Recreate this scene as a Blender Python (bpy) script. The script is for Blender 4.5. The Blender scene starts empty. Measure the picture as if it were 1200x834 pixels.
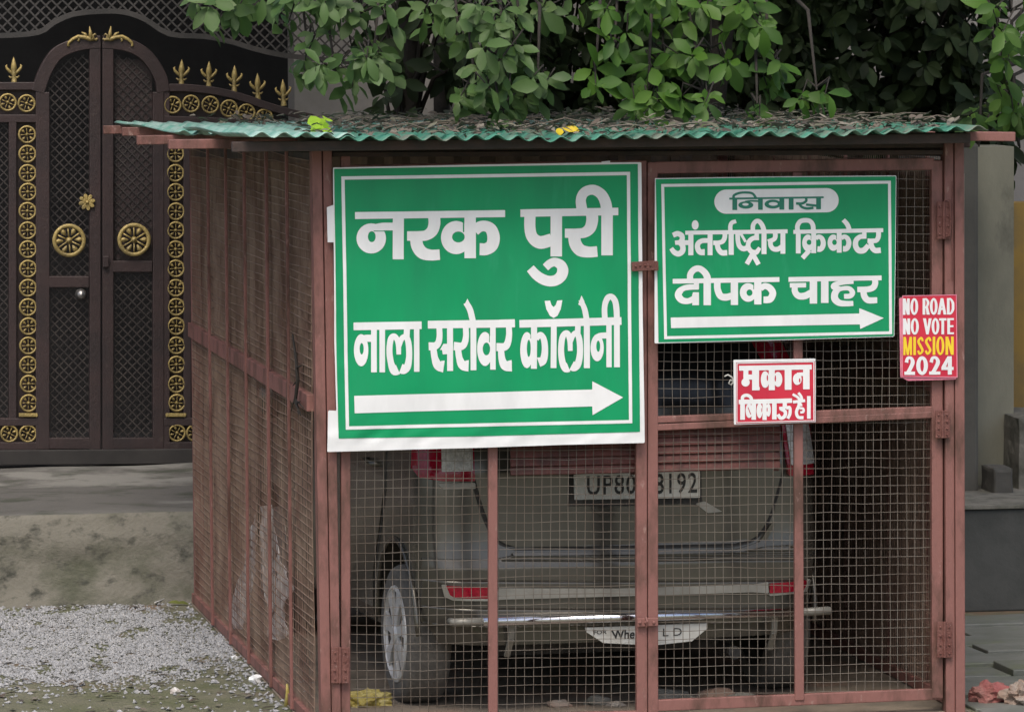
import bpy, bmesh, math, random
import numpy as np
from mathutils import Vector, Matrix, noise
random.seed(7)
SC = bpy.context.scene
COL = SC.collection

# ------------------------------------------------------------------ camera, sky, sun, exposure
CAM = np.array([-2.408, -18.274, 2.602]); YAW, PITCH, ROLL, FPX = 0.170, 0.069, -0.006, 6000.0
def cam_axes():
    cy, sy, cp, sp = math.cos(YAW), math.sin(YAW), math.cos(PITCH), math.sin(PITCH)
    f = np.array([sy*cp, cy*cp, -sp]); r = np.array([cy, -sy, 0.0]); u = np.cross(r, f)
    c, s = math.cos(ROLL), math.sin(ROLL)
    return c*r + s*u, -s*r + c*u, f
CR, CU, CF = cam_axes()
cam_data = bpy.data.cameras.new('camera'); cam = bpy.data.objects.new('camera', cam_data); COL.objects.link(cam)
cam_data.sensor_width = 36.0; cam_data.lens = FPX/1200*36.0; cam_data.clip_end = 2000
cam.matrix_world = Matrix(((CR[0], CU[0], -CF[0], CAM[0]), (CR[1], CU[1], -CF[1], CAM[1]), (CR[2], CU[2], -CF[2], CAM[2]), (0, 0, 0, 1)))
SC.camera = cam

SUN_EL, SUN_AZ = math.radians(58), math.radians(200)     # overcast: a broad soft sun high behind the camera
w = bpy.data.worlds.new('World'); SC.world = w; w.use_nodes = True
nt = w.node_tree; bg = nt.nodes['Background']
sky = nt.nodes.new('ShaderNodeTexSky'); sky.sky_type = 'NISHITA'; sky.sun_disc = False
sky.sun_elevation = SUN_EL; sky.sun_rotation = SUN_AZ; sky.dust_density = 4.0; sky.air_density = 1.0; sky.ozone_density = 0.6
nt.links.new(sky.outputs[0], bg.inputs[0]); bg.inputs[1].default_value = 0.11
sun_d = bpy.data.lights.new('sun', 'SUN'); sun_d.energy = 1.1; sun_d.angle = math.radians(25); sun_d.color = (1, 0.95, 0.88)
sun = bpy.data.objects.new('sun', sun_d); COL.objects.link(sun)
dv = Vector((math.sin(SUN_AZ)*math.cos(SUN_EL), math.cos(SUN_AZ)*math.cos(SUN_EL), math.sin(SUN_EL)))
sun.rotation_euler = dv.to_track_quat('Z', 'Y').to_euler(); sun.location = (0, -5, 12)
SC.view_settings.view_transform = 'Standard'; SC.view_settings.look = 'None'
SC.view_settings.exposure = 0.80; SC.view_settings.gamma = 1.0; SC.view_settings.use_curve_mapping = False

# ------------------------------------------------------------------ pixel -> point helpers (1200 x 834 photograph)
def ray(px, py):
    return CF + (px-600)/FPX*CR - (py-417)/FPX*CU
def hit(px, py, axis, val):
    d = ray(px, py); t = (val-CAM[axis])/d[axis]
    return Vector(CAM + t*d)
def onY(px, py, y=0.0): return hit(px, py, 1, y)
def onX(px, py, x=0.0): return hit(px, py, 0, x)
def onZ(px, py, z=0.0): return hit(px, py, 2, z)

# ------------------------------------------------------------------ materials
def mat(name, col, rough=0.6, metal=0.0, col2=None, scale=20.0, bump=0.0, bscale=None, lo=0.42, hi=0.62, spec=0.5, col3=None, scale3=5.0, lo3=0.5, hi3=0.7, stretch=None, detail=6.0):
    m = bpy.data.materials.new(name); m.use_nodes = True
    n = m.node_tree.nodes; l = m.node_tree.links; b = n['Principled BSDF']
    b.inputs['Base Color'].default_value = (*col, 1); b.inputs['Roughness'].default_value = rough; b.inputs['Metallic'].default_value = metal
    b.inputs['Specular IOR Level'].default_value = spec
    tc = n.new('ShaderNodeTexCoord'); src = tc.outputs['Object']
    if stretch:
        mp = n.new('ShaderNodeMapping'); mp.inputs['Scale'].default_value = stretch; l.new(src, mp.inputs[0]); src = mp.outputs[0]
    last = None
    def nz(s, d=detail):
        t = n.new('ShaderNodeTexNoise'); t.inputs['Scale'].default_value = s; t.inputs['Detail'].default_value = d; t.inputs['Roughness'].default_value = 0.65
        l.new(src, t.inputs['Vector']); return t
    def ramp(sock, a, c):
        r = n.new('ShaderNodeMapRange'); r.inputs[1].default_value = a; r.inputs[2].default_value = c; l.new(sock, r.inputs[0]); return r.outputs[0]
    if col2 is not None:
        t = nz(scale); mx = n.new('ShaderNodeMix'); mx.data_type = 'RGBA'
        mx.inputs[6].default_value = (*col, 1); mx.inputs[7].default_value = (*col2, 1)
        l.new(ramp(t.outputs[0], lo, hi), mx.inputs[0]); last = mx.outputs[2]
        if col3 is not None:
            t3 = nz(scale3); m3 = n.new('ShaderNodeMix'); m3.data_type = 'RGBA'; l.new(last, m3.inputs[6]); m3.inputs[7].default_value = (*col3, 1)
            l.new(ramp(t3.outputs[0], lo3, hi3), m3.inputs[0]); last = m3.outputs[2]
        l.new(last, b.inputs['Base Color'])
    if bump:
        t = nz(bscale or scale*2); bp = n.new('ShaderNodeBump'); bp.inputs['Strength'].default_value = bump; bp.inputs['Distance'].default_value = 0.01
        l.new(t.outputs[0], bp.inputs['Height']); l.new(bp.outputs[0], b.inputs['Normal'])
    return m
def leafmat(name, cols, rough=0.42, trans=0.25):
    m = bpy.data.materials.new(name); m.use_nodes = True; n = m.node_tree.nodes; l = m.node_tree.links; b = n['Principled BSDF']
    g = n.new('ShaderNodeNewGeometry'); r = n.new('ShaderNodeValToRGB'); l.new(g.outputs['Random Per Island'], r.inputs[0])
    e = r.color_ramp.elements
    while len(e) < len(cols): e.new(0.5)
    for i, c in enumerate(cols): e[i].position = i/(len(cols)-1); e[i].color = (*c, 1)
    l.new(r.outputs[0], b.inputs['Base Color']); b.inputs['Roughness'].default_value = rough; b.inputs['Specular IOR Level'].default_value = .3
    tr = n.new('ShaderNodeBsdfTranslucent'); l.new(r.outputs[0], tr.inputs[0])
    ms = n.new('ShaderNodeMixShader'); ms.inputs[0].default_value = trans; l.new(b.outputs[0], ms.inputs[1]); l.new(tr.outputs[0], ms.inputs[2])
    l.new(ms.outputs[0], n['Material Output'].inputs[0]); return m
M = {}
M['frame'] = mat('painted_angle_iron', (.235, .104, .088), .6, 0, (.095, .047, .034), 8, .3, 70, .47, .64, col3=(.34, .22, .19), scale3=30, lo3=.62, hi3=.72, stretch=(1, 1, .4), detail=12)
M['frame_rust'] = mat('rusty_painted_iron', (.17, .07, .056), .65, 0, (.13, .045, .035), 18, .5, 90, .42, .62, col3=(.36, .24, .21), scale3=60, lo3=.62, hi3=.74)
M['beam'] = mat('roof_shaded_beam_paint', (.036, .029, .025), .8, 0, (.062, .040, .034), 9, .4)  # shade under the roof is put into this near-black colour
M['wire'] = mat('galvanised_wire', (.17, .146, .12), .6, .15, (.095, .07, .052), 3.5, detail=8)
M['wire_side'] = mat('rusted_wire', (.32, .225, .17), .6, .2, (.17, .095, .07), 4)
M['sheet'] = mat('rusted_brown_sheet', (.34, .25, .195), .85, 0, (.21, .15, .115), 3, .3, 40, .4, .65, col3=(.40, .27, .18), scale3=7, lo3=.56, hi3=.72, stretch=(1, 3, .5))
M['slat'] = mat('maroon_slats', (.125, .036, .027), .6, 0, (.07, .022, .017), 14, .3, 60)
M['roof'] = mat('green_plastic_sheet', (.035, .19, .125), .5, 0, (.10, .25, .18), 9, .15, 40, .4, .65, col3=(.13, .145, .11), scale3=4.5, lo3=.47, hi3=.64)
M['roof_old'] = mat('bleached_plastic_sheet', (.33, .47, .41), .5, 0, (.12, .34, .26), 7, .2, 40, .4, .62, col3=(.14, .16, .12), scale3=13, lo3=.56, hi3=.72)
M['green'] = mat('green_vinyl', (.006, .315, .120), .36, 0, (.010, .265, .110), 5, .05, 6, .38, .66, spec=.3, col3=(.03, .34, .165), scale3=9, lo3=.60, hi3=.84, stretch=(1, 1, .22))
M['white'] = mat('white_vinyl', (.83, .84, .84), .4, 0, (.72, .73, .73), 6, .03, 8, .42, .72, stretch=(1, 1, .35))
M['green_ink'] = mat('green_ink', (.015, .20, .13), .4)
M['red'] = mat('red_print', (.60, .025, .055), .45, 0, (.52, .02, .05), 8)
M['pink'] = mat('pink_paper', (.75, .25, .33), .6, 0, (.62, .18, .26), 12)
M['yellow'] = mat('yellow_ink', (.85, .62, .03), .45)
M['car'] = mat('dusty_grey_car_paint', (.122, .115, .100), .2, .6, (.098, .092, .078), 3.0, .0, None, .4, .7, col3=(.155, .142, .115), scale3=1.3, lo3=.45, hi3=.8)
M['black'] = mat('black_rubber', (.022, .021, .02), .75, 0, (.05, .045, .04), 15)
M['tyre'] = mat('dusty_tyre', (.10, .094, .085), .9, 0, (.14, .13, .115), 12, .3, 60)
M['glass'] = mat('tinted_car_glass', (.012, .012, .012), .12, 0, spec=.35)
M['chrome'] = mat('chrome', (.80, .80, .84), .12, 1.0)
M['silver'] = mat('alloy_silver', (.64, .64, .63), .35, .2, (.50, .50, .49), 14)
M['lens_red'] = mat('red_lens', (.30, .006, .022), .12, 0, (.20, .004, .016), 60)
M['lens_clear'] = mat('clear_lens', (.58, .58, .56), .12, .3, (.36, .36, .35), 70, .3, 120)
M['strip'] = mat('pale_trim', (.30, .29, .255), .4, .2, (.24, .23, .20), 10)
M['plate'] = mat('number_plate_white', (.56, .56, .53), .5, 0, (.46, .45, .41), 12)
M['ink'] = mat('black_ink', (.02, .02, .02), .6)
M['gate'] = mat('dark_brown_gate_paint', (.040, .024, .023), .5, 0, (.026, .018, .018), 4, .2, 50, .4, .66, col3=(.065, .048, .042), scale3=11, lo3=.6, hi3=.75)
M['gate_lattice'] = mat('gate_lattice_paint', (.026, .021, .02), .5, 0, (.05, .041, .037), 5)
M['grille'] = mat('grey_grille', (.055, .05, .047), .55, 0, (.036, .034, .032), 6)
M['gold'] = mat('gold_paint', (.42, .315, .11), .45, .3, (.22, .17, .07), 7, .42, 80)
M['steel'] = mat('dull_steel', (.30, .29, .28), .35, .8)
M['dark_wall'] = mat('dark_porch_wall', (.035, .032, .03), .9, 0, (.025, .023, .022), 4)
M['plaster'] = mat('grey_plaster', (.30, .285, .27), .9, 0, (.24, .23, .215), 3, .15, 40)
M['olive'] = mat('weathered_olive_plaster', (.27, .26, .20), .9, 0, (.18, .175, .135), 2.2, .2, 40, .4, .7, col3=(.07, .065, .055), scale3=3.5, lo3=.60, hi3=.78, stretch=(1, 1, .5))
M['olive_dark'] = mat('dark_grey_pillar_plaster', (.10, .096, .085), .9, 0, (.075, .072, .065), 3, .2, 40)  # mottled dark grey tone for pillar and upstand
M['ochre'] = mat('ochre_plaster', (.34, .215, .055), .85, 0, (.25, .17, .065), 4, .1, 30, col3=(.22, .17, .09), scale3=5, lo3=.6, hi3=.75)
M['stone'] = mat('mossy_stone', (.20, .19, .165), .9, 0, (.11, .11, .09), 9, .4, 30)
M['planter'] = mat('dark_cement', (.072, .074, .07), .85, 0, (.052, .055, .052), 4, .2, 40)
M['paving'] = mat('wet_slate_paving', (.165, .17, .155), .5, 0, (.10, .11, .09), 5, .3, 30, .4, .7, col3=(.13, .15, .08), scale3=2.4, lo3=.52, hi3=.72)
M['gravel'] = mat('pale_gravel', (.345, .35, .36), .9, 0, (.18, .18, .18), 60, .2, None, .40, .66, col3=(.46, .45, .44), scale3=95, lo3=.56, hi3=.62)
M['rubble'] = mat('brick_rubble', (.24, .16, .12), .9, 0, (.30, .27, .235), 6, .4, 30)
M['brick_red'] = mat('red_brick', (.25, .075, .07), .85, 0, (.26, .12, .10), 14, .5, 30)
M['plastic_rag'] = mat('torn_white_plastic', (.70, .68, .66), .55, 0, (.36, .32, .29), 12, .3, 20)
M['bag'] = mat('yellow_plastic_bag', (.46, .39, .13), .4, 0, (.36, .28, .06), 25)
M['bark'] = mat('dark_bark', (.030, .025, .02), .9, 0, (.018, .015, .012), 12, .6, 40)
M['litter'] = leafmat('dead_leaf_litter', [(.095, .075, .058), (.15, .125, .10), (.055, .047, .04), (.22, .195, .16), (.08, .09, .05)], .8, .05)
M['leaf'] = leafmat('green_leaf', [(.058, .115, .030), (.092, .16, .050), (.072, .135, .034), (.042, .082, .024), (.12, .185, .066), (.052, .10, .032)], .5, .28)
M['leaf_bright'] = leafmat('fresh_leaf', [(.052, .125, .018), (.076, .165, .020), (.040, .098, .018), (.098, .19, .030), (.034, .076, .018)], .5, .32)
M['leaf_dark'] = leafmat('dark_leaf', [(.024, .042, .015), (.036, .060, .021), (.017, .028, .012), (.055, .088, .032)], .6, .18)
M['leaf_lime'] = leafmat('lime_leaf', [(.42, .62, .06), (.36, .55, .05)], .5, .4)
M['leaf_yellow'] = leafmat('yellow_leaf', [(.75, .58, .03), (.68, .5, .03)], .5, .3)

def ground_mat():
    m = bpy.data.materials.new('damp_mossy_ground'); m.use_nodes = True; n = m.node_tree.nodes; l = m.node_tree.links; b = n['Principled BSDF']
    tc = n.new('ShaderNodeTexCoord')
    def nz(s, d=8, st=None):
        t = n.new('ShaderNodeTexNoise'); t.inputs['Scale'].default_value = s; t.inputs['Detail'].default_value = d; t.inputs['Roughness'].default_value = .65
        l.new(tc.outputs['Object'], t.inputs['Vector']); return t.outputs[0]
    def mix(a, c2, f, lo, hi):
        r = n.new('ShaderNodeMapRange'); r.inputs[1].default_value = lo; r.inputs[2].default_value = hi; l.new(f, r.inputs[0])
        x = n.new('ShaderNodeMix'); x.data_type = 'RGBA'; l.new(r.outputs[0], x.inputs[0])
        if isinstance(a, tuple): x.inputs[6].default_value = (*a, 1)
        else: l.new(a, x.inputs[6])
        x.inputs[7].default_value = (*c2, 1); return x.outputs[2]
    c = mix((.155, .15, .10), (.105, .115, .055), nz(3.0), .42, .62)
    c = mix(c, (.20, .125, .085), nz(1.7), .55, .70)
    c = mix(c, (.26, .25, .215), nz(2.3), .62, .74)
    c = mix(c, (.07, .07, .045), nz(16), .58, .70)
    l.new(c, b.inputs['Base Color']); b.inputs['Roughness'].default_value = .65
    bp = n.new('ShaderNodeBump'); bp.inputs['Strength'].default_value = .7; bp.inputs['Distance'].default_value = .02; l.new(nz(30), bp.inputs['Height']); l.new(bp.outputs[0], b.inputs['Normal'])
    return m
M['ground'] = ground_mat()
M['ramp'] = mat('mossy_cement', (.175, .165, .135), .85, 0, (.085, .088, .060), 3.2, .8, 38, .44, .62, col3=(.045, .046, .036), scale3=9, lo3=.54, hi3=.68, stretch=(1.0, 1, 1.4), detail=12)
M['apron'] = mat('damp_cement_apron', (.115, .11, .10), .7, 0, (.21, .205, .185), 1.5, .6, 45, .52, .60, col3=(.06, .064, .048), scale3=4.5, lo3=.52, hi3=.66, stretch=(.8, 1.2, 1), detail=12)
M['bay'] = mat('oily_bay_floor', (.25, .205, .155), .85, 0, (.16, .135, .105), 3, .4, 40, col3=(.30, .19, .135), scale3=2.0, lo3=.52, hi3=.7)

# ------------------------------------------------------------------ object helpers
def link(name, me, m=None, parent=None, smooth=False, bevel=0):
    o = bpy.data.objects.new(name, me); COL.objects.link(o)
    if m: me.materials.append(M[m] if isinstance(m, str) else m)
    if parent:
        o.parent = parent
        if parent.parent is None: o.matrix_parent_inverse = Matrix.Translation(parent.location).inverted()
    if smooth: me.polygons.foreach_set('use_smooth', [True]*len(me.polygons))
    if bevel:
        b = o.modifiers.new('bevel', 'BEVEL'); b.width = bevel; b.segments = 2; b.limit_method = 'ANGLE'
    return o
def tag(o, label, cat, group=None):
    o['label'] = label; o['category'] = cat
    if group: o['group'] = group
    return o
def thing(name, label, cat, loc, group=None):
    o = bpy.data.objects.new(name, None); COL.objects.link(o); o.location = loc; o.empty_display_size = .1
    return tag(o, label, cat, group)
class MB:
    def __init__(s): s.v = []; s.f = []
    def add(s, vs, fs):
        b = len(s.v); s.v += [tuple(v) for v in vs]; s.f += [tuple(i+b for i in f) for f in fs]; return s
    def box(s, x0, x1, y0, y1, z0, z1):
        return s.add([(x0,y0,z0),(x1,y0,z0),(x1,y1,z0),(x0,y1,z0),(x0,y0,z1),(x1,y0,z1),(x1,y1,z1),(x0,y1,z1)],
            [(0,3,2,1),(4,5,6,7),(0,1,5,4),(1,2,6,5),(2,3,7,6),(3,0,4,7)])
    def bar(s, a, b, w, d, n=(0,-1,0)):          # bar from a to b, w wide, d deep along n (centred)
        a = Vector(a); b = Vector(b); n = Vector(n).normalized(); ax = (b-a).normalized(); sd = ax.cross(n).normalized()*w/2; n2 = sd.cross(ax).normalized()*d/2
        vs = []
        for p in (a, b): vs += [p-sd-n2, p+sd-n2, p+sd+n2, p-sd+n2]
        return s.add(vs, [(0,1,2,3),(7,6,5,4),(0,4,5,1),(1,5,6,2),(2,6,7,3),(3,7,4,0)])
    def strip(s, pts, w, d, n=(0,-1,0)):         # continuous band along a planar polyline
        n = Vector(n); P = [Vector(p) for p in pts]; b = len(s.v); k = len(P)
        for i, p in enumerate(P):
            t = (P[min(i+1, k-1)]-P[max(i-1, 0)]).normalized(); q = t.cross(n).normalized()*w/2
            s.v += [tuple(p-q+n*d/2), tuple(p+q+n*d/2), tuple(p+q-n*d/2), tuple(p-q-n*d/2)]
        for i in range(k-1):
            a = b+4*i
            for j in range(4): s.f.append((a+j, a+(j+1) % 4, a+4+(j+1) % 4, a+4+j))
        s.f += [(b, b+1, b+2, b+3), tuple(b+4*(k-1)+j for j in (3, 2, 1, 0))]
        return s
    def tube(s, pts, r, k=8, cap=True):
        pts = [Vector(p) for p in pts]; rs = r if isinstance(r, (list, tuple)) else [r]*len(pts); b = len(s.v); up = None
        for i, p in enumerate(pts):
            t = (pts[min(i+1, len(pts)-1)]-pts[max(i-1, 0)]).normalized()
            if up is None: up = t.orthogonal().normalized()
            up = (up - t*up.dot(t)).normalized(); sd = t.cross(up)
            for j in range(k):
                a = 2*math.pi*j/k; s.v.append(tuple(p+(up*math.cos(a)+sd*math.sin(a))*rs[i]))
        for i in range(len(pts)-1):
            for j in range(k):
                s.f.append((b+i*k+j, b+i*k+(j+1) % k, b+(i+1)*k+(j+1) % k, b+(i+1)*k+j))
        if cap: s.f.append(tuple(b+j for j in range(k))[::-1]); s.f.append(tuple(b+(len(pts)-1)*k+j for j in range(k)))
        return s
    def lathe(s, prof, c, ax='y', k=32):         # prof: (radius, offset along axis)
        b = len(s.v)
        for r, h in prof:
            for j in range(k):
                a = 2*math.pi*j/k; p = (r*math.cos(a), r*math.sin(a))
                q = {'y': (p[0], h, p[1]), 'x': (h, p[0], p[1]), 'z': (p[0], p[1], h)}[ax]
                s.v.append((c[0]+q[0], c[1]+q[1], c[2]+q[2]))
        for i in range(len(prof)-1):
            for j in range(k): s.f.append((b+i*k+j, b+i*k+(j+1) % k, b+(i+1)*k+(j+1) % k, b+(i+1)*k+j))
        return s
    def prism(s, poly, n, d):                    # planar polygon extruded by d along -n
        n = Vector(n); k = len(poly); vs = [Vector(p) for p in poly]; vs += [p-n*d for p in vs]
        return s.add(vs, [tuple(range(k)), tuple(range(2*k-1, k-1, -1))]+[(i, i+k, (i+1) % k+k, (i+1) % k) for i in range(k)])
    def mesh(s, name):
        me = bpy.data.meshes.new(name); me.from_pydata(s.v, [], s.f); me.validate()
        bm = bmesh.new(); bm.from_mesh(me); bmesh.ops.recalc_face_normals(bm, faces=bm.faces[:]); bm.to_mesh(me); bm.free(); return me
    def build(s, name, m, parent=None, smooth=False, bevel=0): return link(name, s.mesh(name), m, parent, smooth, bevel)

# ------------------------------------------------------------------ shape field: union of strokes/polygons -> clean flat mesh
def smooth_pts(pts, ws=None, n=7):
    P = np.array(pts, float); W = np.array(ws if ws is not None else [1]*len(pts), float)
    if len(P) < 3: return P, W
    Q = np.vstack([2*P[0]-P[1], P, 2*P[-1]-P[-2]]); out = []; wo = []
    for i in range(1, len(Q)-2):
        for k in range(n):
            t = k/n; p0, p1, p2, p3 = Q[i-1], Q[i], Q[i+1], Q[i+2]
            out.append(.5*((2*p1)+(-p0+p2)*t+(2*p0-5*p1+4*p2-p3)*t*t+(-p0+3*p1-3*p2+p3)*t**3)); wo.append(W[i-1]*(1-t)+W[i]*t)
    out.append(P[-1]); wo.append(W[-1]); return np.array(out), np.array(wo)
class Shape:
    def __init__(s, x0, y0, x1, y1, res):
        s.x0, s.y0, s.res = x0, y0, res; s.nx = int((x1-x0)/res)+2; s.ny = int((y1-y0)/res)+2
        s.f = np.full((s.ny, s.nx), 99.0); s.T = (0, 0, 1.0)
    def crop(s, ox, oy, k): s.T = (ox, oy, k); return s
    def tp(s, p): return np.array([[s.T[0]+q[0]/s.T[2], s.T[1]+q[1]/s.T[2]] for q in p], float)
    def _win(s, lo, hi):
        m = 2.0*max(s.res, .2)+.5
        i0 = max(0, int((lo[1]-m-s.y0)/s.res)); i1 = min(s.ny, int((hi[1]+m-s.y0)/s.res)+2)
        j0 = max(0, int((lo[0]-m-s.x0)/s.res)); j1 = min(s.nx, int((hi[0]+m-s.x0)/s.res)+2)
        return i0, i1, j0, j1
    def _poly(s, P, sub=False):
        i0, i1, j0, j1 = s._win(P.min(0), P.max(0))
        if i1 <= i0 or j1 <= j0: return
        X, Y = np.meshgrid(s.x0+np.arange(j0, j1)*s.res, s.y0+np.arange(i0, i1)*s.res)
        d2 = np.full(X.shape, 1e9); ins = np.zeros(X.shape, bool); n = len(P)
        for k in range(n):
            a, b = P[k], P[(k+1) % n]; e = b-a; L = e@e
            if L < 1e-12: continue
            t = np.clip(((X-a[0])*e[0]+(Y-a[1])*e[1])/L, 0, 1)
            d2 = np.minimum(d2, (X-a[0]-t*e[0])**2+(Y-a[1]-t*e[1])**2)
            if a[1] != b[1]:
                c = (a[1] > Y) != (b[1] > Y); ins ^= c & (X < (b[0]-a[0])*(Y-a[1])/(b[1]-a[1])+a[0])
        d = np.sqrt(d2); d = np.where(ins, -d, d); F = s.f[i0:i1, j0:j1]
        s.f[i0:i1, j0:j1] = np.maximum(F, -d) if sub else np.minimum(F, d)
    def poly(s, P, sub=False): s._poly(s.tp(P), sub); return s
    def rect(s, x0, y0, x1, y1, sub=False): return s.poly([(x0,y0),(x1,y0),(x1,y1),(x0,y1)], sub)
    def ell(s, cx, cy, rx, ry, sub=False):
        return s.poly([(cx+rx*math.cos(a), cy+ry*math.sin(a)) for a in np.linspace(0, 2*math.pi, 37)[:-1]], sub)
    def st(s, pts, w, w2=None, sub=False, curve=True):     # stroke with flat ends
        ws = list(w) if isinstance(w, list) else [w]*len(pts)
        P, W = smooth_pts(pts, ws) if curve and len(pts) > 2 else (np.array(pts, float), np.array(ws, float))
        P = s.tp(P); W = W/s.T[2]; T = np.gradient(P, axis=0) if len(P) > 2 else np.array([P[1]-P[0]]*2)
        T /= np.linalg.norm(T, axis=1)[:, None]+1e-12; N = np.stack([-T[:, 1], T[:, 0]], 1)
        for i in range(len(P)-1):
            s._poly(np.array([P[i]+N[i]*W[i]/2, P[i+1]+N[i+1]*W[i+1]/2, P[i+1]-N[i+1]*W[i+1]/2, P[i]-N[i]*W[i]/2]), sub)
        return s
    def mesh(s, name, fmap, run=20, thick=None):
        """fmap(px,py) -> Vector. Marching squares with interior runs merged; thick = (fmap_back) for a solid rim."""
        F = s.f; ins = F < 0; vi = {}; V = []; faces = []
        def gp(i, j):
            k = ('g', i, j)
            if k not in vi: vi[k] = len(V); V.append((s.x0+j*s.res, s.y0+i*s.res))
            return vi[k]
        def ep(i, j, i2, j2):
            k = (min((i, j), (i2, j2)), max((i, j), (i2, j2)))
            if k not in vi:
                a, b = F[k[0]], F[k[1]]; t = a/(a-b); t = min(max(t, .02), .98)
                vi[k] = len(V); V.append((s.x0+(k[0][1]+(k[1][1]-k[0][1])*t)*s.res, s.y0+(k[0][0]+(k[1][0]-k[0][0])*t)*s.res))
            return vi[k]
        cnt = ins[:-1, :-1].astype(int)+ins[:-1, 1:]+ins[1:, :-1]+ins[1:, 1:]
        for i, j in zip(*np.where((cnt > 0) & (cnt < 4))):
            C = [(i, j), (i, j+1), (i+1, j+1), (i+1, j)]; poly = []
            for k in range(4):
                a, b = C[k], C[(k+1) % 4]
                if ins[a]: poly.append(gp(*a))
                if ins[a] != ins[b]: poly.append(ep(*a, *b))
            if len(poly) >= 3: faces.append(tuple(poly))
        full = cnt == 4
        for i in range(full.shape[0]):
            js = np.where(full[i])[0]
            if not len(js): continue
            st = js[0]; pv = st
            for j in list(js[1:])+[None]:
                if j is None or j != pv+1 or j-st >= run:
                    faces.append((gp(i, st), gp(i, pv+1), gp(i+1, pv+1), gp(i+1, st)))
                    if j is not None: st = j
                pv = j
        Fv = [fmap(*p) for p in V]; nf = len(Fv); fs = [f[::-1] for f in faces]
        if thick:
            Fv += [thick(*p) for p in V]; ec = {}
            for f in fs:
                for a, b in zip(f, f[1:]+f[:1]):
                    if (b, a) in ec: del ec[(b, a)]
                    else: ec[(a, b)] = 1
            fs = fs+[(b, a, a+nf, b+nf) for a, b in ec]
        me = bpy.data.meshes.new(name); me.from_pydata([tuple(v) for v in Fv], [], fs); return me

# ================================================================== LARGE STRUCTURE
GZ = -0.03
def structure(o): o['kind'] = 'structure'; return o
g = MB(); g.add([(-300, -120, GZ), (300, -120, GZ), (300, 400, GZ), (-300, 400, GZ)], [(0, 1, 2, 3)])
structure(g.build('ground', 'ground'))
# concrete floor of the parking bay
g = MB(); g.add([(-.02, -.02, GZ+.005), (2.44, -.02, GZ+.005), (2.44, 4.3, GZ+.005), (-.02, 4.3, GZ+.005)], [(0, 1, 2, 3)]); structure(g.build('bay_floor', 'bay'))

# raised cement plinth in front of the gate (rough, slightly leaning face)
PY = 4.15
zt = onY(100, 603, PY).z
pl = MB(); nx, nzv = 90, 14
xs = np.linspace(-9, 0.7, nx); GY = 6.2; zg = onY(115, 545, GY).z
base = len(pl.v)
for k in range(nzv+1):
    for x in xs:
        t = k/nzv; z = GZ-.02+(zt-GZ+.02)*t
        y = PY-.10*(1-t)**2+.035*noise.noise(Vector((x*2.1, 0, z*4)))+.018*noise.noise(Vector((x*7, 3, z*11)))+.045*max(0, t-.80)/.2+.02*noise.noise(Vector((x*3, 8, 1)))*(t > .85)
        pl.v.append((x, y, z))
ny2 = 12
for k in range(1, ny2+1):
    for x in xs:
        t = k/ny2; pl.v.append((x, PY+.05+(GY-.05-PY-.05)*t, zt+(zg-zt)*t+.02*noise.noise(Vector((x*1.6, t*4, 5)))))
for k in range(nzv+ny2):
    for j in range(nx-1): pl.f.append((k*nx+j, k*nx+j+1, (k+1)*nx+j+1, (k+1)*nx+j))
o = tag(pl.build('cement_plinth', 'ramp', None, True), 'mossy grey cement plinth rising to the sill of the brown gate', 'plinth')
o.data.materials.append(M['apron'])
for p in o.data.polygons:
    if p.center.y > PY+.09: p.material_index = 1

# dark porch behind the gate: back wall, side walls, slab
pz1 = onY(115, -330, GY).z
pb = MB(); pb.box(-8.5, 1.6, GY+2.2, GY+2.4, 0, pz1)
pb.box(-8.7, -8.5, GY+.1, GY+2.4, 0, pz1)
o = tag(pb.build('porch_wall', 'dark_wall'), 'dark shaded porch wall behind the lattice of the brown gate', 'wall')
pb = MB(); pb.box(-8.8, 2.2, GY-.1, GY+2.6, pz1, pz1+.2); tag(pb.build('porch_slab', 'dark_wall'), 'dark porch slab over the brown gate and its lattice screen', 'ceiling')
pb = MB(); pb.add([(-8.8, GY+.12, zg-.01), (1.6, GY+.12, zg-.01), (1.6, GY+2.3, zg-.01), (-8.8, GY+2.3, zg-.01)], [(0, 1, 2, 3)]); structure(pb.build('porch_floor', 'dark_wall'))

# grey house wall glimpsed between the leaves
hw = MB(); a = onY(345, 100, GY+.6); hw.box(a.x, a.x+9, GY+.6, GY+.85, 0, 7.5)
tag(hw.build('house_wall', 'plaster'), 'grey plastered house wall glimpsed between the leaves above the roof', 'wall')
hw = MB(); a = onY(516, 50, GY+.55); hw.tube([(a.x, GY+.52, .4), (a.x, GY+.52, 7.4)], .04, 12)
tag(hw.build('drain_pipe', 'black', None, True), 'black drain pipe running up the grey house wall', 'pipe')

# right side: pillar, olive wall, ochre wall, stone blocks, planter, paving
RY = 3.6
def rough_box(name, m, x0, x1, y0, y1, z0, z1, amp, parent=None, seed=0):
    bm = bmesh.new(); bmesh.ops.create_cube(bm, size=1); bmesh.ops.subdivide_edges(bm, edges=bm.edges[:], cuts=9, use_grid_fill=True)
    for v in bm.verts:
        e = sum(abs(abs(c)-.5) < 1e-4 for c in v.co); p = Vector((x0+(v.co.x+.5)*(x1-x0), y0+(v.co.y+.5)*(y1-y0), z0+(v.co.z+.5)*(z1-z0)))
        c = Vector(((x0+x1)/2, (y0+y1)/2, (z0+z1)/2)); d = (p-c).normalized()
        p += d*(amp*(noise.noise(p*9+Vector((seed, 0, 0)))+.6*noise.noise(p*23)) - (amp*.9 if e >= 2 else 0)); v.co = p
    me = bpy.data.meshes.new(name); bm.to_mesh(me); bm.free(); return link(name, me, m, parent)
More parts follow.
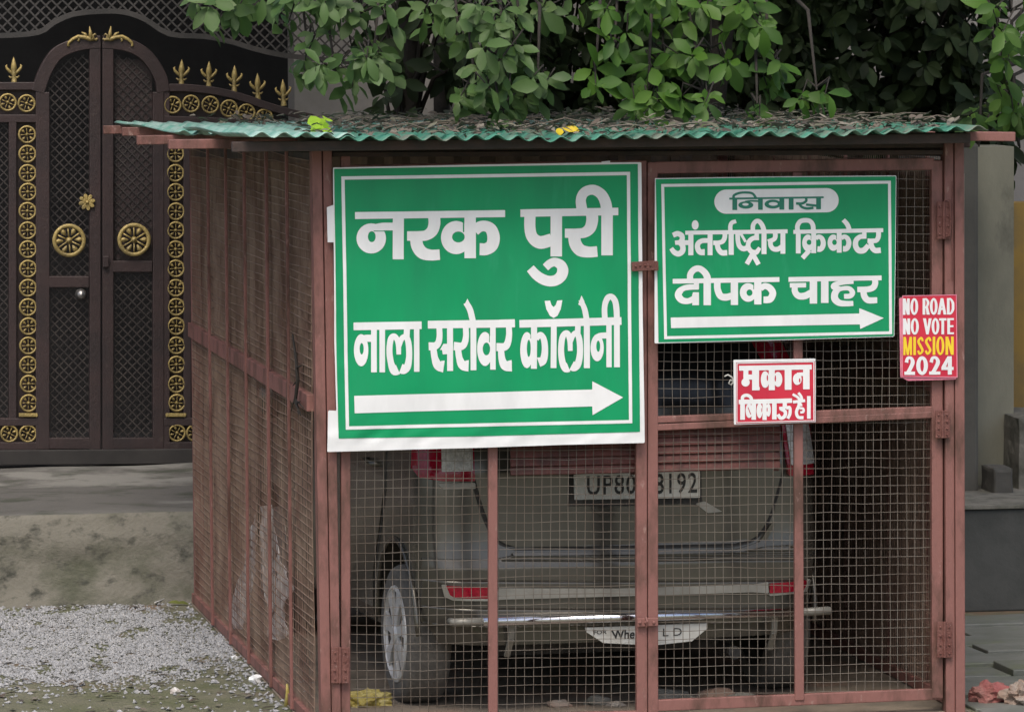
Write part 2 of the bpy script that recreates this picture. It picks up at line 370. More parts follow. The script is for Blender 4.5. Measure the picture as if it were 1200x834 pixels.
def blk(px0, px1, y0, y1, z0, z1, at_y): return onY(px0, 400, at_y).x, onY(px1, 400, at_y).x
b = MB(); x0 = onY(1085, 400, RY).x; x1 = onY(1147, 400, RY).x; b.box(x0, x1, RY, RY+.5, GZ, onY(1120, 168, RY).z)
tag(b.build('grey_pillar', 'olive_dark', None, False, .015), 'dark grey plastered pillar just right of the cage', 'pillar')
b = MB(); x0b = onY(1149, 400, RY+.25).x; x1b = onY(1188, 400, RY+.25).x; b.box(x1, x1b, RY+.25, RY+.55, GZ, onY(1165, 172, RY+.25).z)
tag(b.build('olive_wall', 'olive'), 'stained olive grey wall between the dark pillar and the ochre wall', 'wall')
b = MB(); zt1 = onY(1195, 238, RY+.6).z; b.box(x1b-.02, x1b+6, RY+.62, RY+.8, GZ, zt1)
tag(b.build('ochre_wall', 'ochre'), 'ochre yellow boundary wall at the right edge of the view', 'wall')
b = MB(); zz = onY(1195, 180, 14).z; b.box(onY(1175, 200, 14).x, onY(1175, 200, 14).x+6, 14, 14.4, 0, zz)
b.box(onY(1172, 200, 14).x, onY(1172, 200, 14).x+6, 13.8, 13.98, onY(1195, 222, 14).z, onY(1195, 216, 14).z)
tag(b.build('white_house', 'white'), 'white house seen far off above the ochre wall', 'house')
p0 = onY(1187, 583, RY+.1); p1 = onY(1187, 487, RY+.1)
tag(rough_box('stone_block', 'stone', p0.x, p0.x+.5, RY+.02, RY+.6, p0.z-.2, p1.z, .012), 'weathered stone gatepost stub in front of the ochre wall', 'stone')
p0 = onY(1163, 580, RY-.1); p1 = onY(1163, 548, RY-.1)
tag(rough_box('cement_stub', 'olive_dark', p0.x, p0.x+.09, RY-.12, RY+.1, p0.z-.05, p1.z, .008), 'small dark cement upstand on the ledge by the olive wall', 'stone')
b = MB(); q0 = onY(1100, 598, 3.0); q1 = onY(1100, 706, 3.0); ql = onY(1085, 598, 3.0).x
b.box(ql, ql+3.2, 3.0, RY+.6, GZ, q0.z)
o = tag(b.build('cement_planter', 'planter', None, False, .008), 'dark cement bench with a thin pale edge right of the cage', 'bench')
b = MB(); b.box(ql-.01, ql+3.2, 2.985, RY+.23, q0.z+.002, q0.z+.02); link('coping', b.mesh('coping'), 'stone', o, False, .003)
zc = onY(1160, 580, RY-.1).z; rough_box('ledge', 'stone', ql, ql+1.3, RY-.32, RY+.62, q0.z+.022, zc, .012, o)
# slate paving: irregular slabs
pav = MB(); rx = random.Random(3)
for r_ in range(16):
    yy = -1.2+r_*.30
    xx = 2.47+rx.uniform(-.2, 0)
    while xx < 7:
        wd = rx.uniform(.35, .8); h = rx.uniform(.006, .03); dz = rx.uniform(-.006, .006)
        x0s = max(xx, 2.46); x1s = xx+wd-.018
        if x1s-x0s > .08 and yy+.3 < 3.0:
            j = lambda: rx.uniform(-.012, .012)
            P = [(x0s+j(), yy+j()), (x1s+j(), yy+j()), (x1s+j(), yy+.28+j()), (x0s+j(), yy+.28+j())]
            pav.add([(p[0], p[1], GZ-.01) for p in P]+[(p[0], p[1], GZ+h+j()*.3) for p in P], [(4,5,6,7),(0,1,5,4),(1,2,6,5),(2,3,7,6),(3,0,4,7)])
        xx += wd
structure(pav.build('paving', 'paving', None, False, .004))

# ================================================================== ORNATE GATE
gate = thing('ornate_gate', 'dark brown double gate with gold rosettes and lattice panels', 'gate', (onY(118, 545, GY).x, GY, zg))
def gp(px, py, dy=0.0): p = onY(px, py, GY+dy); return p
SG = 1/ (onY(200, 300, GY).x-onY(199, 300, GY).x)          # px per metre at the gate
def gl(px_list, dy=0): return [gp(x, y, dy) for x, y in px_list]
def frame_bars(mb, segs, w, d, dy=0):
    for k, (a, b) in enumerate(segs): mb.bar(gp(*a, dy), gp(*b, dy), w/SG, d-(k % 3)*.0016)
def lattice(poly, name, parent, m='gate_lattice', pitch=8.0, wd=1.35, dy=.012):
    """two crossing sets of diagonal strips clipped to a polygon (px)"""
    P = np.array(poly, float); x0, y0 = P.min(0); x1, y1 = P.max(0); mb = MB(); n = len(P)
    for sgn, off in ((1, 0), (-1, .0045)):
        c = -3000.0
        lo = min(y0-sgn*x0, y0-sgn*x1, y1-sgn*x0, y1-sgn*x1); hi = max(y0-sgn*x0, y0-sgn*x1, y1-sgn*x0, y1-sgn*x1)
        c = lo
        while c < hi:
            c += pitch*1.35; xs_ = []
            for k in range(n):            # line y = sgn*x + c
                a, b = P[k], P[(k+1) % n]; fa = a[1]-sgn*a[0]-c; fb = b[1]-sgn*b[0]-c
                if (fa > 0) != (fb > 0): t = fa/(fa-fb); xs_.append(a[0]+(b[0]-a[0])*t)
            xs_.sort()
            for q in range(0, len(xs_)-1, 2):
                if xs_[q+1]-xs_[q] > 1.5: mb.bar(gp(xs_[q], sgn*xs_[q]+c, dy+off), gp(xs_[q+1], sgn*xs_[q+1]+c, dy+off), wd/SG, .004)
    return mb.build(name, m, parent)
# rosette: ring, hub, spokes, petals (built round the origin, facing -Y)
def rosette_mesh(R, spokes, name):
    mb = MB(); prof = []
    for a in np.linspace(0, 2*math.pi, 9): prof.append((R*.88+R*.12*math.cos(a), -.004+.006*math.sin(a)))
    mb.lathe(prof, (0, 0, 0), 'y', 28)
    mb.lathe([(0.0001, -.014), (R*.12, -.011), (R*.2, 0), (R*.2, .004)], (0, 0, 0), 'y', 14)
    for k in range(spokes):
        a = 2*math.pi*k/spokes+math.pi/spokes*(spokes == 6); c, s = math.cos(a), math.sin(a)
        mb.bar((c*R*.15, -.001, s*R*.15), (c*R*.84, -.001, s*R*.84), R*.085, .005)
        a += math.pi/spokes; c, s = math.cos(a), math.sin(a); px_, pz_ = -s, c; pts = []
        for t, w_ in ((.34, .02), (.48, .09), (.62, .15), (.74, .10), (.85, .03)):
            pts.append((t*R, w_*R))
        poly = [(t*c+w_*px_, -.005, t*s+w_*pz_) for t, w_ in pts]+[(t*c-w_*px_, -.005, t*s-w_*pz_) for t, w_ in pts[::-1]]
        mb.prism(poly, (0, -1, 0), .006)
    return mb.mesh(name)
ROS = rosette_mesh(10.6/SG, 4, 'rosette'); ROS.materials.append(M['gold'])
ROSB = rosette_mesh(19.5/SG, 6, 'medallion'); ROSB.materials.append(M['gold'])
for me in (ROS, ROSB): me.polygons.foreach_set('use_smooth', [True]*len(me.polygons))
FIN_ = None
def put(me, name, px, py, dy, parent, rot=0):
    o = bpy.data.objects.new(name, me); COL.objects.link(o); o.parent = parent; o.location = gp(px+random.uniform(-.35, .35), py+random.uniform(-.35, .35), dy); o.rotation_euler = (random.uniform(-.05, .05), rot+random.uniform(-.09, .09) if me is not FIN_ else random.uniform(-.05, .05), 0); return o
arch = [(44, 108), (50, 90), (58, 74), (68, 62), (85, 54), (102, 50.5), (117.5, 49.5)]
archR = [(119.5, 49.5), (135, 50.5), (152, 54), (167, 62), (179, 75), (188, 92), (191, 108)]
def leaf(outer, parent, inner, stiles, left):
    mb = MB()
    oc_ = smooth_pts(outer, None, 6)[0]
    mb.strip([gp(*q) for q in oc_], 15/SG, .053)
    frame_bars(mb, stiles, 13, .05)
    lf = mb.build('gate_leaf', 'gate', parent, False, .003)
    lattice(inner, 'lattice', lf)
    return lf
lfL = leaf(arch, gate, [(57, 515), (57, 100), (64, 84), (78, 70), (104, 63), (104, 515)], [((51, 108), (51, 526)), ((111, 56), (111, 526)), ((52, 519), (117, 519)), ((57, 330), (104, 330))], True)
lfR = leaf(archR, gate, [(132, 515), (132, 63), (158, 70), (172, 84), (178, 100), (178, 515)], [((185, 108), (185, 526)), ((126, 56), (126, 526)), ((121, 519), (185, 519)), ((132, 312), (178, 312))], False)
mb = MB(); mb.bar(gp(155, 70, .021), gp(155, 312, .021), 46/SG, .004); link('sheet_panel', mb.mesh('sheet_panel'), 'gate', lfR)
put(ROSB, 'medallion', 81, 282, -.034, lfL); put(ROSB, 'medallion', 157, 281, -.034, lfR)
# flower knob and steel handle
mb = MB(); c = gp(102, 237, -.04); R = 10/SG
for k in range(8):
    a = 2*math.pi*k/8+.2; cc, s = math.cos(a), math.sin(a); poly = []
    for t in np.linspace(0, 2*math.pi, 11)[:-1]:
        u = R*.58+R*.42*math.cos(t); v = R*.23*math.sin(t)*(1+.3*math.cos(t)); poly.append((c.x+u*cc-v*s, c.y, c.z+u*s+v*cc))
    mb.prism(poly, (0, -1, 0), .014)
mb.lathe([(.0001, -.012), (R*.2, -.008), (R*.25, .02), (R*.2, .03)], tuple(c), 'y', 12)
kn = mb.build('flower_knob', 'gold', lfL, False, .003)
mb = MB(); c = gp(95, 345, -.03); R = 6/SG; mb.lathe([(.0001, -.03), (R*.7, -.025), (R, -.01), (R*.6, .0), (R*1.1, .01), (R*1.1, .02)], tuple(c), 'y', 16); mb.build('round_handle', 'steel', lfL, True)
mb = MB(); mb.bar(gp(123.5, 300, -.02), gp(123.5, 313, -.02), 7/SG, .05); mb.build('bolt_plate', 'gate', lfR, False, .003)
# fleur finial
def finial_mesh(H):
    mb = MB(); s = H/30.0
    prof = [(0, 15), (1.6, 11), (3.0, 6), (3.4, 2), (2.2, -2), (3.2, -4), (2.0, -7), (2.8, -10), (3.4, -14), (3.6, -15)]
    b = len(mb.v)
    mb.lathe([(max(r, .02)*s, z*s) for r, z in prof], (0, 0, 0), 'z', 10)
    for sg in (-1, 1):
        mb.tube([(0, 0, -5*s), (sg*4*s, 0, -2*s), (sg*7.4*s, 0, 1.5*s), (sg*8.6*s, 0, 4.8*s), (sg*7.2*s, 0, 6*s)], [1.5*s, 1.9*s, 1.7*s, 1.1*s, .5*s], 7)
        mb.tube([(0, 0, -8*s), (sg*3.8*s, 0, -8.5*s), (sg*6*s, 0, -6.5*s)], [1.3*s, 1.3*s, .6*s], 7)
    me = mb.mesh('finial'); me.materials.append(M['gold']); me.polygons.foreach_set('use_smooth', [True]*len(me.polygons)); return me
FIN = FIN_ = finial_mesh(31/SG)
# side panels
mb = MB(); frame_bars(mb, [((-120, 101), (44, 101)), ((-120, 139), (44, 139)), ((14.5, 141), (14.5, 494)), ((46, 101), (46, 526)), ((-120, 494), (44, 494)), ((-120, 522), (44, 522)), ((-16, 141), (-16, 494)), ((-75, 141), (-75, 494))], 9, .045)
sp = mb.build('side_panel', 'gate', gate, False, .003)
mb = MB(); mb.bar(gp(32, 143, .022), gp(32, 491, .022), 24/SG, .006); mb.bar(gp(-40, 120, .022), gp(41, 120, .022), 30/SG, .0064); mb.bar(gp(-40, 508, .022), gp(41, 508, .022), 22/SG, .0068); mb.build('backing_sheet', 'gate', sp)
lattice([(-12, 143), (10, 143), (10, 490), (-12, 490)], 'lattice', sp); 
for k in range(15): put(ROS, 'rosette', 32+.1*k, 157.8+22.45*k, -.012, sp)
for x, y in ((9, 120), (31, 121), (-13, 119), (11, 508), (33, 508), (-11, 508)): put(ROS, 'rosette', x, y, -.012, sp, .4)
mb = MB(); mb.bar(gp(22, 486, -.02), gp(44, 486, -.02), 4/SG, .02); mb.build('end_cap', 'gold', sp, False, .002)
for x in (16, -22): put(FIN, 'finial', x, 82, 0, sp)
mb = MB(); topR = [(190, 103), (216, 103), (247, 106), (272, 111), (292, 117), (312, 124), (340, 132), (400, 146)]
mb.strip([gp(*q) for q in smooth_pts(topR, None, 3)[0]], 9/SG, .0475)
frame_bars(mb, [((190, 140), (400, 148)), ((219, 141), (219, 494)), ((194, 105), (194, 526)), ((192, 494), (400, 492)), ((192, 522), (400, 520)), ((300, 146), (300, 494)), ((385, 146), (385, 494))], 9, .045)
sp2 = mb.build('side_panel', 'gate', gate, False, .003)
mb = MB(); mb.bar(gp(206, 143, .022), gp(206, 491, .022), 24/SG, .006); mb.bar(gp(198, 122, .022), gp(260, 124, .022), 30/SG, .0064); mb.bar(gp(262, 126, .026), gp(330, 138, .026), 24/SG, .0064); mb.bar(gp(196, 507, .022), gp(330, 507, .022), 22/SG, .0068); mb.build('backing_sheet', 'gate', sp2)
lattice([(225, 145), (380, 150), (380, 490), (225, 490)], 'lattice', sp2)
for k in range(15): put(ROS, 'rosette', 205.4+.12*k, 157.8+22.45*k, -.012, sp2)
for x, y in ((202, 123), (224, 121.5), (246.5, 123), (268, 127), (289, 132), (310, 138), (207, 507), (228, 507), (250, 507)): put(ROS, 'rosette', x, y, -.012, sp2, .4)
mb = MB(); mb.bar(gp(194, 486, -.02), gp(218, 486, -.02), 4/SG, .02); mb.build('end_cap', 'gold', sp2, False, .002)
for x, y in ((212.5, 85), (245, 87), (274.5, 92), (302, 101), (332, 108)): put(FIN, 'finial', x, y, 0, sp2)
# scroll crest ornaments on top of the leaves
for sg, par in ((-1, lfL), (1, lfR)):
    cx = 117.5
    def sc(x, y): return gp(cx+sg*x, y, -.03)
    mb = MB(); k = 1/SG
    mb.tube([sc(3, 45), sc(5, 47), sc(8, 46), sc(8.5, 42), sc(6, 40), sc(4.5, 42)], [1.2*k, 1.7*k, 1.8*k, 1.6*k, 1.3*k, .8*k], 8)
    mb.tube([sc(7, 46), sc(12, 46), sc(18, 44), sc(26, 43), (sc(32, 46)), sc(37, 50), sc(38, 54), sc(36, 54)], [2*k, 3*k, 2.6*k, 2.2*k, 2*k, 1.6*k, 1.4*k, .8*k], 8)
    mb.tube([sc(11, 46), sc(11.5, 39), sc(12.5, 31)], [2.8*k, 2.2*k, .4*k], 8); mb.tube([sc(16, 45), sc(18, 40), sc(22, 38)], [2.4*k, 1.8*k, .6*k], 8)
    mb.tube([sc(24, 44), sc(26, 48), sc(24, 49)], [1.5*k, 1.3*k, .6*k], 8)
    mb.build('scroll_ornament', 'gold', par, True)
# threshold + gate piers
mb = MB(); mb.bar(gp(-120, 536, .0), gp(420, 532, .0), 17/SG, .12); mb.build('threshold', 'dark_wall', gate, False, .004)
# lattice screen above
scr = thing('lattice_screen', 'grey diagonal lattice screen with arched lower edge above the brown gate', 'screen', gp(118, 10, .12))
low = [(-120, 44), (0, 42), (45, 38), (62, 27), (85, 17), (118, 13.5), (145, 14.5), (170, 23), (198, 40), (240, 43), (270, 49), (300, 58), (340, 66), (420, 74)]
mb = MB()
mb.strip([gp(*q, .12) for q in smooth_pts(low, None, 3)[0]], 6/SG, .04)
mb.bar(gp(-120, -230, .12), gp(420, -234, .12), 8/SG, .04); mb.build('screen_frame', 'grille', scr)
for_poly = low+[(420, -230), (-120, -228)]
lattice(for_poly, 'screen_lattice', scr, 'grille', 9.5, 2.0, .12)

# ================================================================== CAR CAGE
W = 2.4
FRy = 0.0
cage = thing('car_cage', 'maroon angle iron car cage with wire mesh sides and green corrugated roof', 'cage', (W/2, 2.0, GZ))
H0 = onY(366, 171, 0).z; D = 4.05
def fz(px, py, y=0.0): return onY(px, py, y)
# posts
mb = MB(); mb.bar(fz(369.5, 166), fz(381, 846), .036, .07); mb.bar(fz(382, 166, .003), fz(393, 846, .003), .034, .066); p = mb.build('post', 'frame', cage, False, .003)
mb = MB(); mb.bar(fz(1109.5, 160, .003), fz(1111.5, 846, .003), .034, .066); mb.bar(fz(1121.5, 160), fz(1123, 846), .036, .07); mb.build('post', 'frame', cage, False, .003)
bl0 = onX(234, 702, 0.0); bl1 = onX(223, 170, 0.0)
mb = MB(); mb.bar((.022, D, GZ), (.022, D, bl1.z), .045, .045); mb.build('post', 'frame', cage, False, .003)
mb = MB(); mb.bar((W-.022, D, GZ), (W-.022, D, bl1.z), .045, .045); mb.build('post', 'frame', cage, False, .003)
# top beams
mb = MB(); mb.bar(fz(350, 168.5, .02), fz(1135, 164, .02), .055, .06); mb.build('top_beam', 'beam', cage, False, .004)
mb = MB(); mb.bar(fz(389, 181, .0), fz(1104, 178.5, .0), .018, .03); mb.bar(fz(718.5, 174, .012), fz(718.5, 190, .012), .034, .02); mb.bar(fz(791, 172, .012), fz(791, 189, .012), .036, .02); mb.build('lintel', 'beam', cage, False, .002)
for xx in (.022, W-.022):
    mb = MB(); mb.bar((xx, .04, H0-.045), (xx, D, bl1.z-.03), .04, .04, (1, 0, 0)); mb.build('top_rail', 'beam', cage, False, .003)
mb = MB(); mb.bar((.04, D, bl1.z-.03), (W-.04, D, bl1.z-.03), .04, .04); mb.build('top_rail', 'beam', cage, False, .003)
# side mesh panels
def grid_mesh(P0, U, V, nu, nv, w, d, n, wob=0.0, seed=1, wh=None):
    """woven wire: nu lines along V, nv lines along U on the parallelogram P0,U,V"""
    mb = MB(); rr = random.Random(seed); P0 = Vector(P0); U = Vector(U); V = Vector(V); n = Vector(n)
    def sag(p): return p+n*(.007*noise.noise(p*1.7+Vector((seed, 0, 0)))+.003*noise.noise(p*6))+U.normalized()*.004*noise.noise(p*2.3+Vector((0, seed, 3)))+V.normalized()*.005*noise.noise(p*1.9+Vector((3, 1, seed)))
    for k in range(nu+1):
        t = k/nu; a = P0+U*t; segs = 8; pts = [sag(a+V*(q/segs))+U.normalized()*rr.uniform(-wob, wob)*(0 < q < segs) for q in range(segs+1)]
        for p, q in zip(pts[:-1], pts[1:]): mb.bar(p, q, w, d, n)
    for k in range(nv+1):
        t = k/nv; a = P0+V*t+n*d*1.02; segs = 8; pts = [sag(a+U*(q/segs))+V.normalized()*rr.uniform(-wob, wob)*(0 < q < segs) for q in range(segs+1)]
        for p, q in zip(pts[:-1], pts[1:]): mb.bar(p, q, wh or w, d, n)
    return mb
mid_f = onX(369, 474, 0).z; mid_b = onX(229, 388, 0).z
for xx, nm, sgn in ((0.0, 'left', -1), (W, 'right', 1)):
    mb = MB(); mb.bar((xx+sgn*.004, .035, mid_f), (xx+sgn*.004, D-.02, mid_b), .062, .03, (1, 0, 0))
    mb.bar((xx, .035, GZ+.03), (xx, D-.02, GZ+.03), .04, .03, (1, 0, 0))
    sp_ = mb.build('side_panel', 'frame', cage, False, .002)
    zt_ = 2.035
    gm = grid_mesh((xx, .04, GZ+.05), (0, D-.07, 0), (0, 0, zt_-GZ-.05), 118, 62, .0016, .0022, (-1 if sgn < 0 else 1, 0, 0), .008, 4 if sgn < 0 else 9, .0032)
    gm.build('wire_mesh', 'wire_side', sp_)
    pxs = [(249, 258), (270, 281), (292, 303), (318, 327), (342, 351)]
    for k, (pt, pbm) in enumerate(pxs):
        yt = onX(pt+1, 300, 0).y
        mb = MB(); lean = random.uniform(-.012, .012); th = .022 if k == 3 else .014
        mb.bar((xx+sgn*.02, yt+lean, GZ+.01), (xx+sgn*.02, yt, zt_+.03), th, .012, (1, 0, 0)); mb.build('side_bar', 'frame', sp_, False, .002)
# back panel: dark sheet behind the car
mb = MB(); n_ = 60
for k in range(n_+1):
    x = .045+(W-.09)*k/n_; y = D-.03+.012*math.sin(k*1.9)
    mb.v += [(x, y, GZ), (x, y, bl1.z-.05)]
for k in range(n_): mb.f.append((2*k, 2*k+2, 2*k+3, 2*k+1))
mb.build('back_sheet', 'sheet', cage)
# corrugated rusty sheet tied outside the right side mesh
mb = MB(); n_ = 150
for k in range(n_+1):
    y = .06+(D-.1)*k/n_; x = W+.034+.009*math.sin(k*1.05)+.006*noise.noise(Vector((y*2, 4, 1)))
    mb.v += [(x, y, GZ+.01+.02*noise.noise(Vector((y*3, 0, 7)))), (x+.004*math.sin(k), y, 1.96)]
for k in range(n_): mb.f.append((2*k, 2*k+2, 2*k+3, 2*k+1))
o = mb.build('side_sheet', 'sheet', cage); so = o.modifiers.new('thick', 'SOLIDIFY'); so.thickness = .0015
# roof: corrugated sheets
rf = onY(287, 160, -.3); rb_z = onY(150, 141, 4.3)
xL = rf.x; xR = onY(1160, 152, -.3).x
zF = rf.z-.004; zR = onY(1150, 150, -.3).z-.0; zB = onY(147, 141, 4.35).z
def roof_z(x, y):
    t = (y+.3)/4.65; u = (x-xL)/(xR-xL); zf = zF+(zR-zF)*u
    return zf+(zB-zF)*t+.012*noise.noise(Vector((x*1.3, y*1.1, 2)))-.010*math.sin(math.pi*min(max(u, 0), 1))
def sheet(y0, y1, lift, name, m, xa, xb, seed, ragged):
    rr = random.Random(seed); step = .0105; nxx = int((xb-xa)/step); yy = np.linspace(y0, y1, 14); V = []; Fc = []
    for j, y in enumerate(yy):
        for i in range(nxx+1):
            x = xa+i*step; e = 0
            if j == 0: e = ragged*noise.noise(Vector((x*6, seed, 0)))*.05+ragged*.012*noise.noise(Vector((x*30, seed, 3)))
            wav = (.0095+.003*noise.noise(Vector((x*3, 1, seed))))*math.sin(2*math.pi*x/.0765)
            V.append((x, y+e, roof_z(x, y)+wav+lift+(ragged*.012*noise.noise(Vector((x*4.2, 9, seed))) if j == 0 else 0)))
    n1 = nxx+1
    for j in range(len(yy)-1):
        for i in range(nxx): Fc.append((j*n1+i, j*n1+i+1, (j+1)*n1+i+1, (j+1)*n1+i))
    me = bpy.data.meshes.new(name); me.from_pydata(V, [], Fc); o = link(name, me, m, cage, True)
    so = o.modifiers.new('thick', 'SOLIDIFY'); so.thickness = .0025; return o
sheet(-.3, 1.7, 0, 'roof_sheet', 'roof', xL+.34, xR, 3, 1)
sheet(-.3, 1.75, .006, 'roof_sheet', 'roof_old', xL, xL+.40, 5, 1)
sheet(1.6, 4.35, -.012, 'roof_sheet', 'roof_old', xL-.03, xR-.1, 8, .6)
# purlins with ends poking out
for y, pa, pbp in ((-.20, None, 1186), (.75, None, 0), (1.9, None, 0), (3.3, None, 0), (4.1, None, 0)):
    xa = {-.20: onY(232, 167, -.2).x+.12, .75: onY(197, 163, .75).x, 1.9: onY(160, 155, 1.9).x, 3.3: onY(143, 151, 3.3).x, 4.1: onY(121, 146, 4.1).x}[y]
    xb = onY(1136, 153, -.2).x if y == -.20 else W+.1
    mb = MB(); zz_ = roof_z(xa, y)-.040; mb.bar((xa, y, zz_), (xb, y, roof_z(xb, y)-.038), .036, .036); mb.build('purlin', 'beam' if y == -.20 else 'frame', cage, False, .003)  # front purlin carries the painted roof shade
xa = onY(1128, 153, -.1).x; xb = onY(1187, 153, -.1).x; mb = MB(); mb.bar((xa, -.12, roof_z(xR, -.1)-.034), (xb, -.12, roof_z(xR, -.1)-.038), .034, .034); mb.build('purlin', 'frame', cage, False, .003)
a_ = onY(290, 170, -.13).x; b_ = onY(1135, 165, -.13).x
mb = MB(); mb.bar((a_, -.13, roof_z(a_, -.13)-.040), (b_, -.13, roof_z(b_, -.13)-.040), .034, .03); mb.build('shade_strip', 'beam', cage, False, .003)  # dark strip added as the shade band below the roof edge

# ---- gate leaves
def bars(segs, w, d, y=0.0, mb=None):
    mb = mb or MB()
    for k, (a, b) in enumerate(segs): mb.bar(fz(*a, y), fz(*b, y), w if not isinstance(w, list) else w[k], d-.0017*k)
    return mb
# left leaf
mb = bars([((404.5, 183), (404.5, 846)), ((750.5, 188), (751.5, 846)), ((406, 199), (749, 193)), ((406, 513), (749, 500)), ((406, 848), (749, 838))], [.034, .040, .034, .05, .04], .034)
gl1 = mb.build('gate_leaf', 'frame', cage, False, .003); gl1['label'] = 'left mesh gate leaf carrying the large green sign'
mb = bars([((577, 200), (577.5, 846))], .034, .02, -.008); mb.build('centre_bar', 'frame', gl1, False, .003)
def pm(px0, px1, py0, py1, nu, nv, y, seed, nm, par, top=None):
    P0 = fz(px0, py1, y); U = fz(px1, py1-.018*(px1-px0)-.3, y)-P0; V = fz(px0-2, py0, y)-P0
    grid_mesh(P0, U, V, nu, nv, .0020, .0020, (0, -1, 0), .0035, seed).build(nm, 'wire', par)
pm(409, 747, 199, 838, 33, 60, .008, 11, 'wire_mesh', gl1)
# right leaf
mb = bars([((764, 190), (764.5, 846)), ((1097, 188), (1097.5, 817)), ((768, 196.5), (1094, 192)), ((768, 500.5), (1093, 485.5)), ((768, 491.5), (1093, 479.5)), ((768, 826), (1104, 812))], [.038, .042, .044, .024, .024, .042], .034)
gl2 = mb.build('gate_leaf', 'frame', cage, False, .003); gl2['label'] = 'right mesh gate leaf carrying the smaller green sign'
mb = bars([((934, 202), (936.5, 820))], .034, .02, -.008); mb.build('centre_bar', 'frame', gl2, False, .003)
pm(770, 1091, 200, 824, 33, 59, .008, 12, 'wire_mesh', gl2)
# maroon slatted strip inside each leaf
def slats(pxa, pxb, ya, yb, par):
    mb = MB(); n = 5
    for k in range(n):
        t0 = k/n; t1 = (k+1)/n
        A = fz(pxa, ya[0]+(ya[1]-ya[0])*(t0+t1)/2, .035); B = fz(pxb, yb[0]+(yb[1]-yb[0])*(t0+t1)/2, .035)
        mb.bar(A, B, (ya[1]-ya[0])/n/322*.93, .012+.001*(k % 2), (0, -1, .35))
    for f in (.03, .5, .97):
        x = pxa+(pxb-pxa)*f; mb.bar(fz(x, ya[0], .048), fz(x, (ya[1]+yb[1])/2, .048), .02, .008)
    mb.build('slatted_strip', 'slat', par, False, .002)
slats(598, 746, (507, 557.5), (504, 554), gl1); slats(769, 914, (503, 553.5), (499, 549), gl2)
# hinges
def hinge(px0, py0, px1, py1, y, par):
    mb = MB(); a = fz(px0, (py0+py1)/2, y); mx = (px0+px1)/2; hgt = (py1-py0)/322
    for s0, s1 in ((px0, mx-1.5), (mx+1.5, px1)):
        A = fz((s0+s1)/2, py0, y); B = fz((s0+s1)/2, py1, y); mb.bar(A, B, (s1-s0)/322, .006)
        for q in (.15, .4, .65, .88):
            c = A.lerp(B, q); mb.lathe([(.0001, -.006), (.0035, -.005), (.004, 0)], (c.x, c.y-.003, c.z), 'y', 8)
    A = fz(mx, py0, y-.004); B = fz(mx, py1, y-.004); mb.tube([A, B], .0065, 8); mb.build('hinge', 'frame_rust', par, False, .001)
hinge(388, 758, 409, 800, -.041, gl1); hinge(1096, 481, 1113, 513, -.041, gl2); hinge(1098, 728, 1116, 770, -.041, gl2); hinge(1098, 236, 1114, 280, -.041, gl2)
# latches
mb = MB(); mb.bar(fz(740, 312.5, -.075), fz(766, 311, -.075), .034, .008)
for x in (745, 750, 756, 762):
    c = fz(x, 312+((x*7) % 3-1), -.08); mb.lathe([(.0001, -.005), (.004, -.004), (.005, 0)], tuple(c), 'y', 8)
mb.bar(fz(764, 311.3, -.05), fz(770, 311, -.05), .034, .05); mb.build('latch', 'frame_rust', gl2, False, .002)
mb = MB(); mb.bar(fz(746.5, 729, -.03), fz(771, 728, -.03), .03, .01)
for x in (750, 757, 766): c = fz(x, 729, -.036); mb.lathe([(.0001, -.006), (.006, -.004), (.007, 0)], tuple(c), 'y', 8)
mb.tube([fz(757, 722, -.04), fz(758.5, 728, -.05), fz(757.5, 735, -.04)], .004, 6); mb.build('latch', 'frame', gl1, False, .002)
# old door handle stain/bracket on the right post
mb = MB(); mb.tube([fz(1106, 236, -.045), fz(1113, 234, -.05), fz(1114, 262, -.05), fz(1113, 276, -.05), fz(1104, 279, -.045)], .0035, 6); mb.tube([fz(1116, 212, -.04), fz(1116, 330, -.042)], .0022, 6); mb.build('bracket', 'frame_rust', cage)

# ================================================================== CAR
CY0 = 0.28; CL = 3.42; CROT = math.radians(4.5); CPV = Vector((1.2, CY0, 0))   # parked a little askew
def onYc(px, py, y):            # pixel -> point in the car's own unrotated frame
    Ri = Matrix.Rotation(-CROT, 3, 'Z'); o = Ri@(Vector(CAM)-CPV)+CPV; d = Ri@Vector(ray(px, py)); t = (y-o.y)/d.y; return o+d*t
XA = onYc(497, 600, CY0).x+.002; XB = onYc(957, 600, CY0+.14).x; CX = (XA+XB)/2; HW = (XB-XA)/2
car = thing('parked_car', 'dusty grey hatchback parked tail first inside the mesh cage', 'car', (CX, CY0+CL/2, GZ))
def half_w(z):
    return float(np.interp(z, [.1, .22, .32, .55, .85, 1.0, 1.35, 1.58, 1.66], [HW-.06, HW-.03, HW-.006, HW, HW-.004, HW-.018, HW-.085, HW-.135, HW-.19]))
def t_rear(z): return float(np.interp(z, [.1, .25, .36, .55, .62, .9, 1.05, 1.55, 1.64], [.07, .015, 0, .01, .035, .055, .08, .19, .28]))
def corner_r(z): return float(np.interp(z, [.25, .33, .5, .62], [.30, .25, .15, .11]))
def t_front(z): return float(np.interp(z, [.1, .25, .6, .8, .9, 1.0, 1.5, 1.6, 1.66], [CL-.1, CL-.02, CL, CL-.08, CL-.4, CL-.66, CL-1.22, CL-1.4, CL-1.7]))
